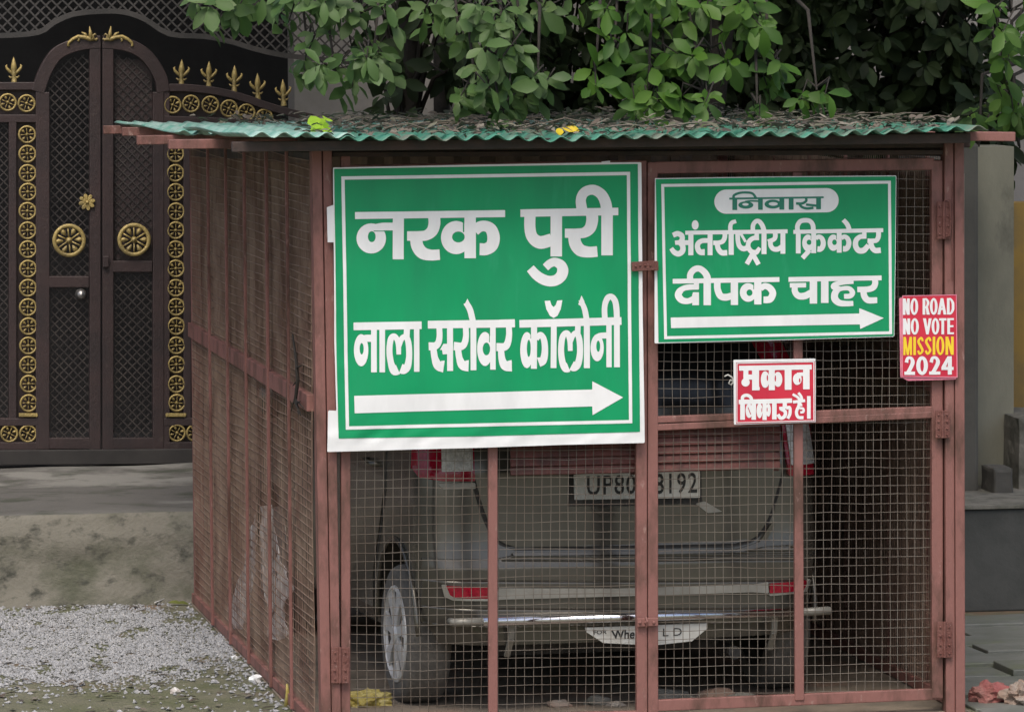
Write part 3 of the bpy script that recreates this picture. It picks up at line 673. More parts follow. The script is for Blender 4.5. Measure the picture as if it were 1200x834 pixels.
def outline(z, inset=0.0, n=12):
    w_ = half_w(z)-inset; a = t_rear(z)+inset; b = t_front(z)-inset; R = corner_r(z); P = []
    for k in range(n+1):                       # rear centre to left side
        x = -w_*0 - (w_-R)*k/n; P.append((x, a+.035*(x/w_)**2))
    for k in range(1, 9):
        q = k/8*math.pi/2; P.append((-(w_-R)-R*math.sin(q), a+.035*((w_-R)/w_)**2+R*(1-math.cos(q))*1.15))
    y1 = P[-1][1]
    for k in range(1, 41): P.append((-w_+.0*k, y1+(b-.30-y1)*k/40))
    for k in range(1, 9):
        q = k/8*math.pi/2; P.append((-(w_-.28)-.28*math.cos(q), b-.30+.25*math.sin(q)))
    for k in range(1, n+1): x = -(w_-.28)*(1-k/n); P.append((x, b-.05+.05*(1-(x/(w_-.28))**2)))
    P += [(-x, y) for x, y in P[-2:0:-1]]
    return P
zl = [.262, .267, .28, .31, .36, .46, .55, .60, .66, .74, .82, .90, .96, 1.0, 1.06, 1.16, 1.28, 1.40, 1.50, 1.56, 1.60]
mb = MB(); rings = [outline(z) for z in zl]; cap = [(1.625, .05), (1.638, .14), (1.645, .28), (1.648, .45)]
K = len(rings[0])
for z, P in zip(zl, rings): mb.v += [(CX+x, CY0+y, z+GZ) for x, y in P]
nr = len(zl)
for z, ins in cap:
    P = outline(1.60, ins); mb.v += [(CX+x*1.0, CY0+y, z+GZ) for x, y in P]; nr += 1
for i in range(nr-1):
    for j in range(K): mb.f.append((i*K+j, i*K+(j+1) % K, (i+1)*K+(j+1) % K, (i+1)*K+j))
mb.f.append(tuple((nr-1)*K+j for j in range(K))); mb.f.append(tuple(range(K))[::-1])
me = mb.mesh('body')
# cut the wheel arches
WR = .262; wy = [CY0+.475, CY0+CL-.62]
cut = MB()
for y in wy:
    for sx in (-1, 1):
        x0 = CX+sx*(HW-.21); x1 = CX+sx*(HW+.1); cut.lathe([(.0005, 0), (.325, 0), (.325, x1-x0), (.0005, x1-x0)], (x0, y, WR+GZ+.03), 'x', 40)
ob = bpy.data.objects.new('tmp_body', me); oc = bpy.data.objects.new('tmp_cut', cut.mesh('cut')); COL.objects.link(ob); COL.objects.link(oc)
bo = ob.modifiers.new('b', 'BOOLEAN'); bo.operation = 'DIFFERENCE'; bo.object = oc; bo.solver = 'EXACT'
bpy.context.view_layer.update()
body_me = bpy.data.meshes.new_from_object(ob.evaluated_get(bpy.context.evaluated_depsgraph_get())); body_me.name = 'body'
bpy.data.objects.remove(ob); bpy.data.objects.remove(oc)
body = link('body', body_me, 'car', car, True); body_me.materials.clear(); body_me.materials.append(M['car'])
es = body.modifiers.new('es', 'EDGE_SPLIT'); es.split_angle = math.radians(38)
def rear_pt(px, py, off):
    """photo pixel -> point on the car's rear surface, off metres proud"""
    z = onYc(px, py, CY0+.05).z-GZ; x = 0
    for _ in range(3):
        p = onYc(px, py, CY0+t_rear(z)+.02); z = p.z-GZ; x = p.x-CX
    w_ = half_w(z); R = corner_r(z); a = t_rear(z)
    ax = min(abs(x), w_-.003)
    if ax <= w_-R: y = a+.035*(ax/w_)**2; nx_ = 0; ny_ = -1
    else:
        sq = (ax-(w_-R))/R; q = math.asin(min(sq, 1)); y = a+.035*((w_-R)/w_)**2+R*(1-math.cos(q))*1.15; nx_ = math.sin(q); ny_ = -math.cos(q)
    sgn = 1 if x > 0 else -1
    return Vector((CX+sgn*ax+sgn*nx_*off, CY0+y+ny_*off, z+GZ))
def patch(name, m, par, polys, off, th=.012, sub=(), res=2.0, bevel=0, smooth=False):
    P = np.vstack([np.array(p, float) for p in polys]); lo = P.min(0)-3; hi = P.max(0)+3
    s = Shape(lo[0], lo[1], hi[0], hi[1], res)
    for p in polys: s.poly(p)
    for p in sub: s.poly(p, True)
    me = s.mesh(name, lambda x, y: rear_pt(x, y, off), 3, lambda x, y: rear_pt(x, y, off-th))
    return link(name, me, m, par, smooth)
def curve(pts, n=8): return [tuple(q) for q in smooth_pts(pts, None, n)[0]]
# tailgate: raised panel with a dark shut line round it
tg_l = curve([(546, 480), (552, 540), (561, 580), (572, 612), (584, 632), (602, 640)]); tg_r = curve([(858, 636), (882, 629), (898, 608), (909, 575), (916, 540), (912, 480), (905, 430)])
tgp = tg_l+tg_r+[(880, 330), (575, 335)]
def grow(P, d):
    c = np.mean(np.array(P), axis=0); A = np.array(P, float); o = []
    n = len(A)
    for i in range(n):
        t = A[(i+1) % n]-A[i-1]; nn = np.array([t[1], -t[0]]); nn /= np.linalg.norm(nn)+1e-9
        if nn@(A[i]-c) < 0: nn = -nn
        o.append(tuple(A[i]+nn*d))
    return o
patch('shut_line', 'black', car, [grow(tgp, 4.2)], .0035, .02)
tg = patch('tailgate', 'car', car, [tgp], .012, .012)
rg = curve([(575, 478), (566, 430), (580, 345)])+[(872, 340)]+curve([(884, 380), (893, 430), (890, 476)])
patch('rear_window', 'glass', tg, [rg], .0165, .01)
# plate recess, number plate, handle garnish
patch('plate_recess', 'black', tg, [[(664, 545), (819, 541), (820, 586), (824, 590), (664, 592)]], .0155, .01, (), 1.5)
pl_ = patch('number_plate', 'plate', tg, [[(669, 549), (816.5, 545), (816.5, 581.5), (669.5, 584)]], .028, .008, (), 1.0)
patch('garnish', 'car', tg, [curve([(690, 594), (760, 590), (815, 590), (842, 598)])+curve([(838, 600), (770, 602), (700, 603)])], .024, .015, (), 1.0)
patch('garnish_tip', 'strip', tg, [[(812, 589), (822, 586), (843, 598), (826, 599.5)]], .028, .015, (), .7)
# bumper
bmp_ = [(499, 640), (560, 645), (602, 647), (860, 643), (895, 636), (955, 628), (957, 735), (900, 741), (560, 744), (498, 742)]
patch('bumper', 'car', car, [[(500, 655), (575, 655), (600, 650), (700, 649), (860, 646), (893, 640), (956, 636), (956, 722), (930, 728), (560, 735), (506, 735)]], .010, .02, (), 2.5, smooth=True)
patch('bumper_lip', 'car', car, [[(598, 646.5), (860, 642.5), (888, 634), (902, 612), (906, 613), (893, 639), (863, 646), (600, 650)]], .022, .012, (), 1.0)
patch('bumper_strip', 'strip', car, [[(583, 688), (720, 688), (880, 684), (898, 681), (899, 694), (880, 692.5), (720, 697), (590, 701), (578, 702)]], .020, .01, (), 1.0)
for q, tr_ in (([(523, 686), (578, 687.5), (578, 700), (534, 700), (527, 696)], [(521, 685), (525, 685), (530, 697), (536, 700.5), (579, 700.5), (579, 703), (533, 703), (525, 699)]), ([(900, 682.5), (945, 680), (941, 692), (900, 694)], [(947, 679), (950, 680), (944, 694), (900, 697), (899, 694.5), (940, 692.5)])):
    rf_ = patch('reflector', 'lens_red', car, [q], .021, .012, (), 1.0); patch('reflector_trim', 'strip', rf_, [tr_], .022, .012, (), .8)
# chrome guard bar with brackets
gy = CY0-.075
mb = MB(); mb.tube([onYc(566, 728, gy), onYc(936, 717, gy)], .0165, 16); gb = mb.build('guard_bar', 'chrome', car, True)
for a, c in (((936, 717), (972, 715)), ((566, 728), (531, 729))):
    mb = MB(); p0 = onYc(*a, gy); p1 = onYc(*c, gy); q = p1+Vector((0, .05, 0)); mb.tube([p0, p1, q], [.0155, .0155, .012], 12); mb.build('end_cap', 'strip', gb, True)
for x, y in ((600, 726), (908, 718)):
    mb = MB(); a = onYc(x, y+4, gy+.03); mb.bar(a, onYc(x-1, y+22, gy+.05), .022, .012, (0, -1, 0)); mb.bar(onYc(x-1, y+22, gy+.05), onYc(x-6, y+42, gy+.12), .022, .012); mb.build('bracket', 'strip', gb, False, .002)
# hand written board hanging below the bar
P = [onYc(x, y, gy+.01) for x, y in ((685.5, 735), (829, 730), (829, 736), (811, 751), (765, 756), (707, 753), (687, 740))]
mb = MB(); mb.prism(P, (0, -1, 0), .006); bd = mb.build('hanging_board', 'plate', car, False, .001)
# tail lights (tall, tapering upwards)
for outer, clear in (([(493.5, 545), (495, 480), (508, 420), (524, 385), (560, 385), (556, 440), (553, 500), (555, 563), (519, 563), (500, 560)], [(519, 552), (519, 470), (525, 425), (548, 420), (551, 500), (552, 551)]),
                     ([(876, 395), (908, 392), (930, 435), (947, 490), (951, 556), (923, 557), (918, 525), (912, 480), (895, 430)], [(919, 500), (911, 466), (922, 460), (942, 490), (950, 543), (925, 544)])):
    tl = patch('tail_light', 'lens_red', car, [outer], .024, .03, (), 1.5)
    patch('clear_lens', 'lens_clear', tl, [clear], .031, .01, (), 1.2)
patch('light_trim', 'strip', car, [[(515, 566), (556, 565), (556, 572), (520, 573)]], .016, .01, (), 1.0)
# side: doors, handles, windows, wheel arch lips, sills
def side_pt(y, z, sx, off): return Vector((CX+sx*(half_w(z)+off), CY0+y, z+GZ))
def side_patch(name, m, par, poly, sx, off, th=.012, res=.02):
    P = np.array(poly, float); lo = P.min(0)-.03; hi = P.max(0)+.03
    s = Shape(lo[0], lo[1], hi[0], hi[1], res); s.poly(poly)
    me = s.mesh(name, lambda y, z: side_pt(y, z, sx, off), 3, lambda y, z: side_pt(y, z, sx, off-th)); return link(name, me, m, par)
for sx in (-1, 1):
    for y0, y1, nm in ((.66, 1.50, 'rear_door'), (1.53, 2.42, 'front_door')):
        dp = [(y0+.22, .27), (y1, .27), (y1, 1.0), (y0+.02, 1.0), (y0, .80), (y0+.10, .60), (y0+.20, .45)] if y0 < 1 else [(y0, .27), (y1, .27), (y1+.05, .6), (y1, 1.0), (y0, 1.0)]
        side_patch('door_gap', 'black', car, grow(dp, .012), sx, .0015, .01, .015)
        dr = side_patch(nm, 'car', car, dp, sx, .007, .01, .02)
        side_patch('door_window', 'glass', dr, [(y0+.06, 1.03), (y1-.02, 1.03), (y1-.04 if y0 < 1 else y1-.25, 1.48), (y0+.10, 1.48)], sx, .005, .01, .03)
        h = MB(); a = side_pt(y0+.10, .88, sx, .03); b_ = side_pt(y0+.26, .88, sx, .03); h.tube([side_pt(y0+.08, .88, sx, .0), a, b_, side_pt(y0+.28, .88, sx, .0)], .011, 8); h.build('door_handle', 'car', dr, True)
    side_patch('quarter_window', 'glass', car, [(.26, 1.05), (.62, 1.03), (.66, 1.46), (.34, 1.46)], sx, .004, .01, .03)
    mr = MB(); c = side_pt(2.32, 1.02, sx, .1); mr.lathe([(.0001, -.05), (.06, -.045), (.085, .0), (.07, .05), (.0001, .07)], tuple(c), 'y', 16); mr.bar(side_pt(2.34, 1.0, sx, -.01), side_pt(2.33, 1.01, sx, .06), .04, .03); mr.build('mirror', 'car', car, True)
    for y in wy:     # arch lip
        pts = [Vector((CX+sx*(half_w(.3+.3*math.sin(a))+.002), y+.328*math.cos(a), WR+GZ+.03+.328*math.sin(a))) for a in np.linspace(.0, math.pi, 22)]
        al = MB(); al.tube(pts, .011, 8); al.build('wheel_arch', 'car', car, True)
hl = MB()
fg = MB(); 
for sx in (-1, 1):
    h = MB(); x = CX+sx*(HW-.20); h.lathe([(.0001, .02), (.10, .015), (.13, -.03), (.13, -.1)], (x, CY0+CL-.06, .72+GZ), 'y', 20); h.build('headlight', 'lens_clear', car, True)
ws = MB(); zz0, zz1 = 1.02, 1.47
ws.add([(CX-.55, CY0+t_front(zz0)+.01, zz0+GZ), (CX+.55, CY0+t_front(zz0)+.01, zz0+GZ), (CX+.50, CY0+t_front(zz1)+.012, zz1+GZ), (CX-.50, CY0+t_front(zz1)+.012, zz1+GZ)], [(0, 1, 2, 3)])
wso = ws.build('windscreen', 'glass', car); so = wso.modifiers.new('s', 'SOLIDIFY'); so.thickness = .006
# underbody: axle, exhaust, fuel tank
ub = MB(); ub.tube([(CX-.6, wy[0], WR+GZ), (CX+.6, wy[0], WR+GZ)], .035, 10); ub.box(CX-.45, CX+.45, CY0+.2, CY0+.55, .20+GZ, .30+GZ); ub.tube([(CX+.42, CY0+.03, .20+GZ), (CX+.42, CY0+.6, .2+GZ)], .025, 10)
ub.build('underbody', 'black', car)
# wheels
tyre = MB(); tw = .155
prof = [(WR-.085, .0), (WR-.04, -.008), (WR-.014, .002), (WR-.003, .02), (WR, .04), (WR, tw-.04), (WR-.003, tw-.02), (WR-.014, tw-.002), (WR-.04, tw+.006), (WR-.085, tw)]
tyre.lathe(prof, (0, 0, 0), 'x', 48)
TY = tyre.mesh('tyre'); TY.materials.append(M['tyre']); TY.polygons.foreach_set('use_smooth', [True]*len(TY.polygons))
rim = MB(); rr_ = WR-.080
rim.lathe([(rr_+.003, .006), (rr_, -.006), (rr_-.012, -.010), (rr_-.020, .004), (rr_-.022, .05)], (0, 0, 0), 'x', 40)
rim.lathe([(.0001, -.016), (.028, -.015), (.036, -.006), (.05, .0), (.05, .03)], (0, 0, 0), 'x', 20)
for k in range(7):
    a = 2*math.pi*k/7+.2; c, s = math.cos(a), math.sin(a); t = (-s, c)
    q = [(.040, .017), (.10, .020), (rr_-.012, .040)]; poly = [(-.006, r_*c+w_*t[0], r_*s+w_*t[1]) for r_, w_ in q]+[(-.006, r_*c-w_*t[0], r_*s-w_*t[1]) for r_, w_ in q[::-1]]
    rim.prism(poly, (-1, 0, 0), .016)
RM = rim.mesh('rim'); RM.materials.append(M['silver'])
dk = MB(); dk.lathe([(.0001, .006), (rr_-.021, .006), (rr_-.021, .10)], (0, 0, 0), 'x', 30); DK = dk.mesh('gap_shade_disc'); DK.materials.append(M['black'])  # black disc behind the spokes, painting shade into the rim gaps
for y in wy:
    for sx in (-1, 1):
        wo = bpy.data.objects.new('wheel', TY); COL.objects.link(wo); wo.parent = car; wo.matrix_parent_inverse = Matrix.Translation(car.location).inverted()
        wo.location = (CX+sx*(HW+.002), y, WR+GZ)
        if sx > 0: wo.rotation_euler = (0, 0, math.pi)
        for nm, me_ in (('rim', RM), ('gap_shade_disc', DK)):
            c = bpy.data.objects.new(nm, me_); COL.objects.link(c); c.parent = wo

# ------------------------------------------------------------------ lettering from the built-in font, fitted to four pixel corners
def font_text(txt, name, m, par, quad, fmap, bold=.0, sx=1):
    cu = bpy.data.curves.new(name, 'FONT'); cu.body = txt; cu.offset = bold; cu.resolution_u = 3; cu.space_character = sx
    o = bpy.data.objects.new('tmp', cu); COL.objects.link(o); bpy.context.view_layer.update()
    me = bpy.data.meshes.new_from_object(o.evaluated_get(bpy.context.evaluated_depsgraph_get())); bpy.data.objects.remove(o); me.name = name
    co = np.array([v.co[:2] for v in me.vertices]); lo, hi = co.min(0), co.max(0)
    tl, tr, br, bl = [np.array(q, float) for q in quad]
    for v in me.vertices:
        u = (v.co.x-lo[0])/(hi[0]-lo[0]); t = (hi[1]-v.co.y)/(hi[1]-lo[1])
        p = (tl*(1-u)+tr*u)*(1-t)+(bl*(1-u)+br*u)*t; v.co = fmap(*p)
    me.materials.clear(); return link(name, me, m, par)
platemap = lambda x, y: rear_pt(x, y, .0295)
font_text('UP80', 'lettering', 'ink', pl_, ((684, 556), (741, 554.5), (741, 577), (684, 578.5)), platemap, .012, 1.12)
font_text('8192', 'lettering', 'ink', pl_, ((763, 553.5), (813, 552), (813, 576), (763, 577.5)), platemap, .012, 1.12)
bmap = lambda x, y: onYc(x, y, gy+.008)
font_text('FOR', 'lettering', 'ink', bd, ((695, 738.5), (711, 737.5), (711, 742), (696, 743)), bmap, .01)
font_text('Whe', 'lettering', 'ink', bd, ((716, 738), (745, 736.5), (743, 748), (718, 748)), bmap, .02)
font_text('L D', 'lettering', 'ink', bd, ((777, 736), (799, 735), (799, 744), (777, 745)), bmap, 0)

L_ = car.location-CPV; car.location = CPV+Matrix.Rotation(CROT, 3, 'Z')@L_; car.rotation_euler = (0, 0, CROT)

# ================================================================== SIGNS
def signmap(y0, lift=0.0, amp=.0045, seed=0):
    def f(px, py):
        p = onY(px, py, y0-lift)
        p.y += amp*(1.2*noise.noise(Vector((px*.011, py*.012, seed)))+.55*noise.noise(Vector((px*.03, py*.018, seed+9))))
        if seed == 0: p.y += .0045*math.exp(-((py-512)/16)**2)*noise.noise(Vector((px*.045+py*.03, py*.05, 2)))+.003*math.exp(-((px-395)/14)**2)*noise.noise(Vector((py*.05, px*.05, 6)))
        return p
    return f
def flat(name, m, par, s, fm, run=14): return link(name, s.mesh(name, fm, run), m, par)
def ring_quad(s, q, wd):        # rectangular line frame from four corners
    for a, b in zip(q, q[1:]+q[:1]):
        a = np.array(a, float); b = np.array(b, float); t = (b-a)/np.linalg.norm(b-a); s.st([a-t*wd/2, b+t*wd/2], wd)
    return s
# ---- large green sign
Y1 = -.058
s = Shape(378, 185, 762, 534, 1.5)
s.poly([(390.3, 196.5), (560, 193), (700, 190.6), (751.5, 190.2), (753, 350), (755.6, 518.8), (660, 521), (560, 524.5), (450, 527.5), (383.4, 529.2), (384.4, 480.5), (394, 481), (392, 400)])
s1 = link('direction_sign', s.mesh('direction_sign', signmap(Y1), 4, signmap(Y1, -.0025)), 'white', None)
tag(s1, 'larger green and white Hindi sign on the left gate leaf with a long arrow', 'sign')
s = Shape(378, 185, 762, 534, .5); s.poly([(391.6, 198), (747.3, 192.2), (748.6, 350), (750, 505.8), (560, 511), (396.6, 513.4), (394.5, 420)])
flat('green_field', 'green', s1, s, signmap(Y1, .0014), 12)
s = Shape(378, 185, 762, 534, .34); ring_quad(s, [(402, 208.8), (736.3, 203.4), (739, 493.8), (407, 501.2)], 3.9); flat('border_line', 'white', s1, s, signmap(Y1, .0027))
s = Shape(378, 185, 762, 534, .34)
s.poly([(415, 463.6), (560, 459.8), (694, 456.2), (694, 446.5), (730.2, 465.5), (694.4, 486.2), (694, 476), (560, 480), (415.5, 484)]); flat('arrow', 'white', s1, s, signmap(Y1, .0027))
s = Shape(405, 205, 735, 345, .30)
A = (380, 180, 5.955); B = (560, 180, 5.955)
s.crop(*A); s.st([(215, 433), (1262, 419)], 49)
s.rect(478, 430, 555, 738); s.ell(328, 592, 103, 105); s.st([(480, 509), (400, 511), (330, 530), (280, 560)], 54); s.ell(332, 580, 27, 38, True); s.st([(345, 541), (425, 541)], 6, None, True)
s.st([(766, 440), (768, 490), (752, 540), (712, 570), (660, 575), (578, 575)], [83, 83, 80, 72, 68, 66]); s.st([(640, 590), (652, 650), (688, 694), (745, 708), (806, 705)], [84, 86, 86, 76, 74])
s.rect(978, 430, 1058, 730); s.ell(920, 586, 106, 116); s.ell(936, 582, 44, 38, True); s.st([(972, 462), (972, 548)], 9, None, True)
s.st([(1050, 540), (1085, 511), (1127, 507), (1165, 530), (1182, 585), (1170, 640), (1130, 666), (1084, 667)], [70, 75, 75, 82, 88, 86, 84, 84])
s.crop(*B); s.st([(297, 416), (980, 404)], 53)
s.rect(508, 410, 588, 718); s.st([(364, 420), (364, 520), (382, 585), (435, 620), (515, 602)], [78, 78, 80, 90, 88])
s.st([(797, 420), (798, 470), (782, 522), (742, 552), (690, 556), (608, 556)], [83, 83, 80, 72, 66, 64]); s.st([(672, 570), (682, 630), (716, 674), (775, 687), (834, 683)], [84, 86, 86, 76, 74])
s.rect(862, 395, 942, 710); s.st([(727, 395), (719, 320), (745, 270), (803, 253), (858, 282), (890, 340), (902, 410)], [76, 70, 70, 70, 74, 78, 80])
s.crop(600, 280, 11.91); s.st([(256, 410), (335, 498), (430, 562), (530, 589), (625, 570), (690, 510), (709, 432), (680, 362), (600, 324), (530, 345), (468, 398)], [126, 138, 146, 147, 150, 155, 156, 140, 122, 116, 110])
flat('lettering', 'white', s1, s, signmap(Y1, .0027))
s = Shape(410, 340, 735, 445, .25)
s.crop(380, 330, 5.955); s.st([(205, 312), (680, 304)], 54)
s.rect(327, 305, 367, 632); s.ell(258, 478, 50, 112); s.ell(262, 468, 14, 40, True); s.st([(330, 395), (290, 396), (255, 410)], 50); s.rect(385, 305, 424, 632)
s.st([(520, 508), (517, 440), (505, 398), (484, 380), (463, 405), (455, 485), (465, 565), (487, 620), (514, 612)], [32, 36, 38, 40, 42, 42, 44, 58, 72]); s.st([(521, 450), (540, 398), (570, 385), (588, 430), (592, 520), (580, 590), (556, 612), (533, 605)], [34, 38, 40, 42, 42, 50, 62, 70]); s.st([(578, 310), (574, 395)], 42); s.rect(626, 303, 664, 628)
s.crop(500, 350, 8.34); s.st([(12, 254), (860, 241)], 76)
s.st([(124, 280), (127, 365), (114, 430), (80, 462), (20, 465)], [56, 58, 64, 76, 80]); s.st([(66, 485), (80, 580), (112, 650), (168, 662)], [60, 66, 92, 118]); s.poly([(130, 500), (165, 440), (205, 440), (205, 540), (158, 544), (150, 500)]); s.rect(200, 275, 258, 705)
s.st([(383, 280), (385, 365), (370, 435), (335, 465), (265, 462)], [56, 58, 64, 76, 82]); s.st([(306, 485), (320, 580), (352, 648), (410, 655)], [60, 64, 90, 112])
s.rect(429, 240, 486, 698); s.st([(386, 38), (425, 110), (452, 215)], [58, 60, 58]); s.poly([(400, -2), (368, 66), (395, 90), (420, 45)])
s.ell(570, 490, 76, 166); s.ell(584, 490, 36, 62, True); s.st([(613, 335), (613, 425)], 7, None, True); s.rect(620, 270, 674, 692)
s.crop(560, 330, 3.971); s.st([(100, 195), (172, 193)], 37); s.st([(143, 200), (145, 245), (138, 285), (122, 303), (86, 304)], [27, 28, 32, 37, 38]); s.st([(107, 315), (112, 360), (127, 390), (158, 391)], [28, 32, 44, 54])
s.st([(193, 196), (669, 183)], 36)
s.rect(247, 190, 275, 405); s.ell(228, 318, 31, 84); s.ell(237, 310, 9, 40, True); s.st([(246, 232), (246, 265)], 2.5, None, True); s.st([(272, 268), (290, 246), (307, 270), (312, 320), (304, 365), (283, 375)], [22, 26, 28, 30, 36, 46])
s.rect(339, 185, 366, 402); s.poly([(310, 89), (318, 128), (334, 158), (352, 169), (370, 158), (385, 128), (393, 86), (369, 88), (362, 108), (352, 118), (342, 108), (336, 88)])
s.st([(430, 322), (428, 278), (420, 245), (407, 240), (392, 262), (387, 320), (394, 375), (408, 402), (422, 398)], [22, 24, 26, 27, 28, 28, 30, 36, 46]); s.st([(430, 280), (443, 248), (460, 240), (472, 270), (475, 330), (466, 380), (450, 396), (436, 390)], [22, 24, 27, 28, 28, 32, 40, 46]); s.st([(466, 190), (464, 250)], 26)
s.rect(493, 180, 521, 402); s.st([(478, 84), (497, 130), (507, 185)], [22, 26, 27]); s.poly([(482, 64), (467, 106), (484, 118), (496, 92)])
s.ell(555, 308, 31, 62); s.ell(560, 300, 9, 26, True); s.st([(600, 250), (570, 252), (548, 262)], 28); s.rect(598, 180, 623, 398); s.rect(634, 180, 661, 398); s.st([(592, 190), (590, 120), (602, 80), (620, 70), (638, 88), (646, 130), (648, 195)], [27, 26, 28, 28, 28, 28, 27])
flat('lettering', 'white', s1, s, signmap(Y1, .0027))
# flex edge tag folded round the post
mb = MB(); mb.prism([fz(x, y, -.054) for x, y in ((383, 243), (391, 240), (391.5, 284), (384, 284))], (0, -1, 0), .002); mb.build('folded_edge', 'white', s1)
mb = MB(); mb.prism([fz(x, y, -.060) for x, y in ((705, 189.5), (715, 188.5), (715, 192.5), (706, 192.5))], (0, -1, 0), .006); mb.build('tie', 'white', s1)
# ---- smaller green sign
Y2 = -.052
s = Shape(760, 200, 1056, 408, 1.5); s.poly([(767.4, 209), (900, 207), (1050.5, 205.7), (1049.5, 300), (1048, 394.5), (900, 399), (767, 402.3)])
s2 = link('direction_sign', s.mesh('direction_sign', signmap(Y2, 0, .002, 5), 4, signmap(Y2, -.0025, .002, 5)), 'white', None)
tag(s2, 'smaller green and white Hindi sign on the right leaf, headed by a white lozenge', 'sign')
s = Shape(760, 200, 1056, 408, .5); s.poly([(768.4, 210), (900, 208), (1049.8, 206.7), (1048.9, 300), (1047.4, 393.6), (900, 398), (771.6, 401), (770, 300)]); flat('green_field', 'green', s2, s, signmap(Y2, .0014, .002, 5), 12)
s = Shape(760, 200, 1056, 408, .34); ring_quad(s, [(776.5, 217.4), (1042.3, 213.6), (1043.8, 389.8), (780, 395.6)], 3.4); flat('border_line', 'white', s2, s, signmap(Y2, .0027, .002, 5))
s = Shape(760, 200, 1056, 408, .3); s.st([(851.3, 236.4), (968.7, 234.7)], 28.4); s.ell(851.3, 236.4, 14.2, 14.2); s.ell(968.7, 234.7, 14.2, 14.2); flat('lozenge', 'white', s2, s, signmap(Y2, .0027, .002, 5))
s = Shape(850, 222, 985, 250, .22); s.crop(760, 195, 7.5)
s.st([(710, 284), (1540, 272)], 16); s.rect(737, 280, 779, 384); s.st([(748, 285), (752, 255), (800, 234), (860, 230), (915, 240), (948, 285)], [24, 22, 20, 20, 20, 22])
s.ell(855, 340, 66, 32); s.ell(852, 334, 28, 12, True); s.st([(965, 306), (900, 304), (850, 310)], 15); s.rect(963, 280, 1004, 382)
s.ell(1092, 332, 72, 39); s.ell(1096, 330, 40, 16, True); s.rect(1150, 276, 1193, 380); s.rect(1233, 275, 1275, 380)
s.st([(1385, 280), (1385, 305), (1350, 326), (1297, 326)], 22); s.st([(1325, 330), (1350, 358), (1395, 370), (1450, 364)], 22); s.st([(1385, 336), (1480, 346)], 20); s.rect(1474, 274, 1516, 377)
flat('lettering', 'green_ink', s2, s, signmap(Y2, .0040, .002, 5))
s = Shape(780, 250, 1040, 320, .22); s.crop(780, 255, 11.91)
s.st([(275, 212), (1200, 200)], 56)
s.st([(103, 248), (165, 224), (222, 250), (232, 300), (200, 342), (132, 352)], [70, 74, 74, 72, 66, 60]); s.st([(195, 350), (238, 400), (235, 468), (180, 506), (120, 482), (78, 428)], [64, 76, 78, 78, 74, 60]); s.st([(245, 350), (325, 350)], 68, None, False, False); s.rect(317, 195, 388, 526); s.ell(413, 103, 48, 66)
s.rect(586, 195, 656, 525); s.st([(592, 320), (505, 326), (452, 365), (448, 430), (482, 480), (547, 483)], [66, 68, 72, 74, 80, 88])
s.st([(826, 205), (826, 270), (800, 328), (745, 350), (664, 352)], [66, 66, 66, 64, 64]); s.st([(718, 365), (738, 440), (785, 490), (860, 490)], [70, 72, 76, 78]); s.rect(880, 195, 951, 520); s.st([(905, 200), (904, 120), (925, 72), (984, 50)], [62, 60, 58, 56])
s.crop(860, 255, 11.91); s.st([(-10, 202), (750, 192)], 56)
s.st([(52, 200), (56, 320), (80, 400), (135, 435), (200, 415)], [64, 64, 68, 74, 70]); s.st([(95, 222), (165, 340)], 38)
s.st([(350, 280), (270, 288), (212, 335), (200, 405), (240, 470), (310, 484), (362, 420)], [70, 66, 66, 66, 70, 72, 50]); s.rect(288, 195, 350, 300); s.st([(262, 505), (180, 648)], 66); s.st([(262, 505), (345, 655)], 66)
s.rect(386, 180, 456, 510); s.st([(268, 200), (266, 115), (298, 60), (345, 50), (385, 90), (412, 150), (420, 205)], [62, 62, 62, 64, 66, 68, 68])
s.st([(575, 205), (578, 265), (555, 305), (475, 335)], [66, 66, 62, 60]); s.st([(508, 325), (516, 395), (555, 438), (615, 440), (668, 405)], [66, 66, 68, 70, 66]); s.rect(650, 185, 718, 505)
s.crop(940, 255, 11.91); s.st([(-122, 200), (1132, 176)], 56)
s.rect(-87, 190, -20, 500); s.st([(-63, 200), (-63, 115), (-25, 55), (45, 38), (110, 50), (150, 105), (158, 195)], [66, 66, 66, 64, 64, 66, 66])
s.ell(82, 355, 80, 118); s.ell(98, 345, 34, 36, True); s.st([(126, 230), (126, 310)], 8, None, True); s.rect(128, 170, 196, 497); s.st([(192, 292), (232, 268), (275, 290), (296, 350), (284, 410), (252, 440), (214, 438)], [56, 62, 66, 70, 72, 76, 80]); s.st([(105, 455), (5, 565)], 66)
s.ell(436, 350, 80, 114); s.ell(452, 345, 32, 38, True); s.st([(480, 225), (480, 305)], 8, None, True); s.rect(484, 165, 552, 490); s.st([(548, 288), (590, 266), (632, 290), (652, 345), (640, 405), (610, 435), (570, 435)], [56, 62, 66, 70, 72, 76, 80]); s.st([(575, 32), (630, 95), (662, 180)], [62, 66, 66])
s.rect(836, 170, 898, 295); s.st([(870, 262), (805, 270), (752, 320), (748, 400), (790, 458), (860, 455), (925, 385)], [66, 68, 72, 76, 80, 82, 66])
s.st([(1066, 185), (1064, 265), (1035, 318), (980, 324), (912, 322)], [68, 68, 66, 64, 62]); s.st([(955, 340), (975, 415), (1020, 458), (1097, 455)], [72, 74, 76, 78])
flat('lettering', 'white', s2, s, signmap(Y2, .0027, .002, 5))
s = Shape(780, 305, 1042, 396, .22); s.crop(760, 300, 7.5); s.st([(213, 222), (1150, 206)], 42)
